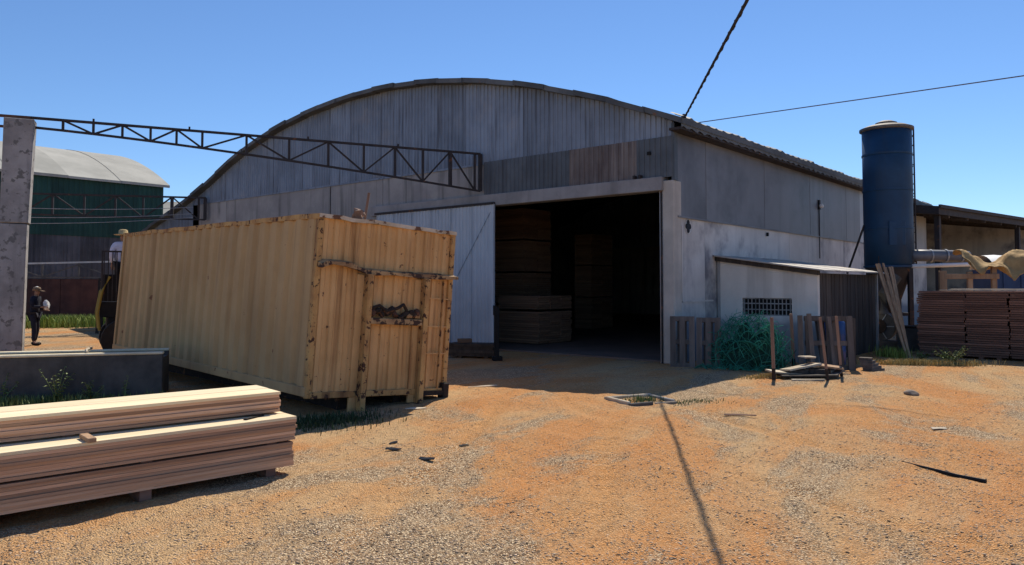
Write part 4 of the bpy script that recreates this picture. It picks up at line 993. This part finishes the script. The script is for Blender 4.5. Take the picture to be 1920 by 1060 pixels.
def skin(name, verts, edges, rad, mat, parent, sub=1):
    me = bpy.data.meshes.new(name); me.from_pydata(verts, edges, []); o = bpy.data.objects.new('tmp', me); COL.objects.link(o)
    o.modifiers.new('s', 'SKIN')
    for i, sv in enumerate(me.skin_vertices[0].data):
        q = rad[i]; sv.radius = q if isinstance(q, tuple) else (q, q); sv.use_root = (i == 0)
    o.modifiers.new('b', 'SUBSURF').levels = sub
    dg = bpy.context.evaluated_depsgraph_get(); out = bpy.data.meshes.new_from_object(o.evaluated_get(dg))
    bpy.data.objects.remove(o); out.name = name; out.materials.clear(); out.materials.append(MATS[mat]); out.shade_smooth()
    return link(name, out, parent)
def person(label, loc, rz, arms, legs, shirt, trousers, hat):
    """faces local +x; arms = per side (elbow, wrist, hand); legs = per side (knee, ankle)"""
    e = thing('person', label, 'person', loc, rz)
    V = [(0, 0, .90), (0, 0, 1.08), (.01, 0, 1.26), (.02, 0, 1.39), (.035, 0, 1.46), (.05, 0, 1.535), (.05, 0, 1.61), (.135, 0, 1.535), (.10, 0, 1.49)]
    E = [(0, 1), (1, 2), (2, 3), (3, 4), (4, 5), (5, 6), (5, 7), (4, 8)]; Rr = [(.09, .11), (.08, .10), (.085, .11), (.05, .07), .05, (.088, .075), (.07, .06), .016, .035]
    sv, se, sr = [(0, 0, .88), (0, 0, 1.08), (.01, 0, 1.26), (.02, 0, 1.38), (.03, 0, 1.43)], [(0, 1), (1, 2), (2, 3), (3, 4)], [(.135, .17), (.125, .16), (.135, .18), (.11, .16), .068]
    tv, te, tr_ = [(0, 0, .93)], [], [(.132, .165)]; boots = []
    for s in (1, -1):
        el, wr, hd = arms[0 if s > 0 else 1]; sh_ = (.02, .19 * s, 1.36)
        n = len(V); V += [sh_, el, wr, hd]; E += [(3, n), (n, n + 1), (n + 1, n + 2), (n + 2, n + 3)]; Rr += [.04, .034, .028, (.036, .018)]
        hv = Vector(hd); dr = (hv - Vector(wr)).normalized(); sd = dr.cross(Vector((0, 0, 1))).normalized(); up = sd.cross(dr)
        for f, (off, ln) in enumerate(((-.028, .055), (-.010, .068), (.010, .065), (.028, .05))):
            b = hv + sd * off; k = len(V); V += [tuple(b + dr * .03), tuple(b + dr * (.03 + ln * .6) - up * .008), tuple(b + dr * (.03 + ln * .85) - up * .03)]
            E += [(n + 3, k), (k, k + 1), (k + 1, k + 2)]; Rr += [.010, .009, .008]
        b = Vector(wr).lerp(hv, .55) + sd * (.035 * -s); k = len(V); V += [tuple(b), tuple(b + dr * .04 - sd * .02 * s)]; E += [(n + 3, k), (k, k + 1)]; Rr += [.011, .009]
        k = len(sv); w2 = tuple(Vector(el).lerp(Vector(wr), .9)); sv += [sh_, el, w2]; se += [(3, k), (k, k + 1), (k + 1, k + 2)]; sr += [.088, .060, .048]
        kn, an = legs[0 if s > 0 else 1]; hp = (0, .09 * s, .86); n = len(V)
        toe = (an[0] + .15, an[1] + .01 * s, .035)
        V += [hp, kn, an, toe]; E += [(0, n), (n, n + 1), (n + 1, n + 2), (n + 2, n + 3)]; Rr += [.07, .05, .04, .03]
        k = len(tv); tv += [hp, kn, (an[0], an[1], an[2] + .03)]; te += [(0, k), (k, k + 1), (k + 1, k + 2)]; tr_ += [.10, .076, .062]
        boots.append(([(an[0] - .02, an[1], .12), (an[0] - .03, an[1], .05), (an[0] + .08, an[1], .045), (toe[0] + .03, toe[1], .04)], [.055, .05, .048, .04]))
    skin('body', V, E, Rr, 'skin', e); skin('shirt', sv, se, sr, shirt, e); skin('trousers', tv, te, tr_, trousers, e)
    for b, r in boots: skin('boot', b, [(0, 1), (1, 2), (2, 3)], r, 'black', e)
    if hat == 'straw':
        h = MB().lathe([(.20, -.012), (.21, 0), (.12, .015), (.105, .02), (.10, .10), (.06, .125), (0, .13)], 24).build('hat', 'straw', e, True, (.04, 0, 1.615))
    else:
        h = MB().lathe([(.112, -.01), (.108, .05), (.08, .095), (0, .11)], 20).build('cap', 'cap_brown', e, True, (.045, 0, 1.60))
        m = MB().grid([[(.07 + .13 * i / 4 * 1.0, -.09 + .18 * j / 6, -.005 - .02 * (i / 4) ** 2) for i in range(5)] for j in range(7)]); br = m.build('brim', 'cap_brown', h); br.modifiers.new('t', 'SOLIDIFY').thickness = .008
        MB().lathe([(.062, .088), (.03, .112), (0, .116)], 14).build('crown_highlight', 'white_paint', h)  # white disc stands in for the bright highlight on the cap
    return e
p = person('person in dark clothes and cap standing beside the concrete pillar holding a pale bundle', (-13.9, 22.1, 0), R(8),
       (((.0, .22, 1.10), (.22, .13, 1.04), (.29, .10, 1.03)), ((.03, -.23, 1.12), (.25, -.12, 1.12), (.32, -.09, 1.12))),
       (((.03, .11, .48), (-.03, .11, .09)), ((.05, -.11, .48), (.04, -.11, .09))), 'navy_cloth', 'navy_cloth', 'cap')
bm = bmesh.new(); bmesh.ops.create_icosphere(bm, subdivisions=2, radius=.1)
for v in bm.verts: v.co *= 1 + .5 * mn.noise(v.co * 11); v.co.z *= 1.5; v.co.x *= .7
me = bpy.data.meshes.new('pale_bundle'); bm.to_mesh(me); bm.free(); me.materials.append(MATS['glove'])
o = link('pale_bundle', me); o.location = (-13.58, 22.13, 1.17); tag(o, 'pale crumpled bundle held by the person beside the pillar', 'bundle')
person('person in a pale shirt and straw hat standing on the loader behind the container', (-9.44, 18.36, 1.365), R(120),
       (((-.02, .25, 1.10), (.10, .22, .90), (.13, .21, .83)), ((-.02, -.25, 1.10), (.10, -.22, .90), (.13, -.21, .83))),
       (((.02, .10, .48), (-.02, .10, .09)), ((.02, -.10, .48), (-.02, -.10, .09))), 'shirt_pale', 'dark_cloth', 'straw')

# ---------------------------------------------------------------- loose gravel and chips on the dirt
def scatter(name, mat, N, seed, smin, smax, flat, label):
    g = np.random.default_rng(seed)
    y = 3.3 + (15.5 - 3.3) * g.random(N * 3) ** 1.7; x = (g.random(N * 3) * 2 - 1) * (y * .72 + .3)
    d = .5 + .5 * np.sin(.9 * x + 1.7 * np.sin(.8 * y + .5)) * np.sin(1.1 * y - .8 * x + 1.2 * np.sin(1.3 * x)) + .25 * np.sin(3.1 * x + 2.3 * y)
    keep = g.random(N * 3) < np.clip(d * .9 + .08, .05, 1) * (1 - .8 * ruts(x, y)[1])
    # nothing under the packs and the container
    keep &= ~((x < -1.9) & (y > x * .915 + 8.75) & (y < 9.6)); x, y = x[keep][:N], y[keep][:N]; n = len(x)
    s = smin + (smax - smin) * g.random(n) ** 7
    z = gz(x, y)
    base = np.array([(1, 0, 0), (0, 1, 0), (-1, 0, 0), (0, -1, 0), (0, 0, 1), (0, 0, -1)], float)
    a = g.random(n) * 6.283; el = .6 + g.random(n) * .9
    ca, sa = np.cos(a), np.sin(a)
    B = base[None] * (1 + .5 * (g.random((n, 6, 1)) - .5)) * s[:, None, None]
    B[:, :, 1] *= el[:, None]; B[:, :, 2] *= flat
    V = np.empty_like(B); V[:, :, 0] = B[:, :, 0] * ca[:, None] - B[:, :, 1] * sa[:, None] + x[:, None]
    V[:, :, 1] = B[:, :, 0] * sa[:, None] + B[:, :, 1] * ca[:, None] + y[:, None]; V[:, :, 2] = B[:, :, 2] + (z + s * flat * .35)[:, None]
    f = np.array([(0, 1, 4), (1, 2, 4), (2, 3, 4), (3, 0, 4), (1, 0, 5), (2, 1, 5), (3, 2, 5), (0, 3, 5)])
    F = (f[None] + (np.arange(n) * 6)[:, None, None]).reshape(-1, 3)
    me = bpy.data.meshes.new(name); me.vertices.add(n * 6); me.vertices.foreach_set('co', V.reshape(-1))
    me.loops.add(len(F) * 3); me.loops.foreach_set('vertex_index', F.reshape(-1).astype(np.int32))
    me.polygons.add(len(F)); me.polygons.foreach_set('loop_start', (np.arange(len(F)) * 3).astype(np.int32))
    me.update(calc_edges=True); me.validate(); me.materials.append(MATS[mat])
    tag(link(name, me), label, 'gravel', kind='stuff')
scatter('gravel', 'gravel', 130000, 1, .0025, .014, .36, 'small dark and pale gravel strewn over the red dirt')
scatter('wood_chips', 'chips', 45000, 2, .0025, .014, .2, 'pale bark and wood chips strewn over the red dirt')
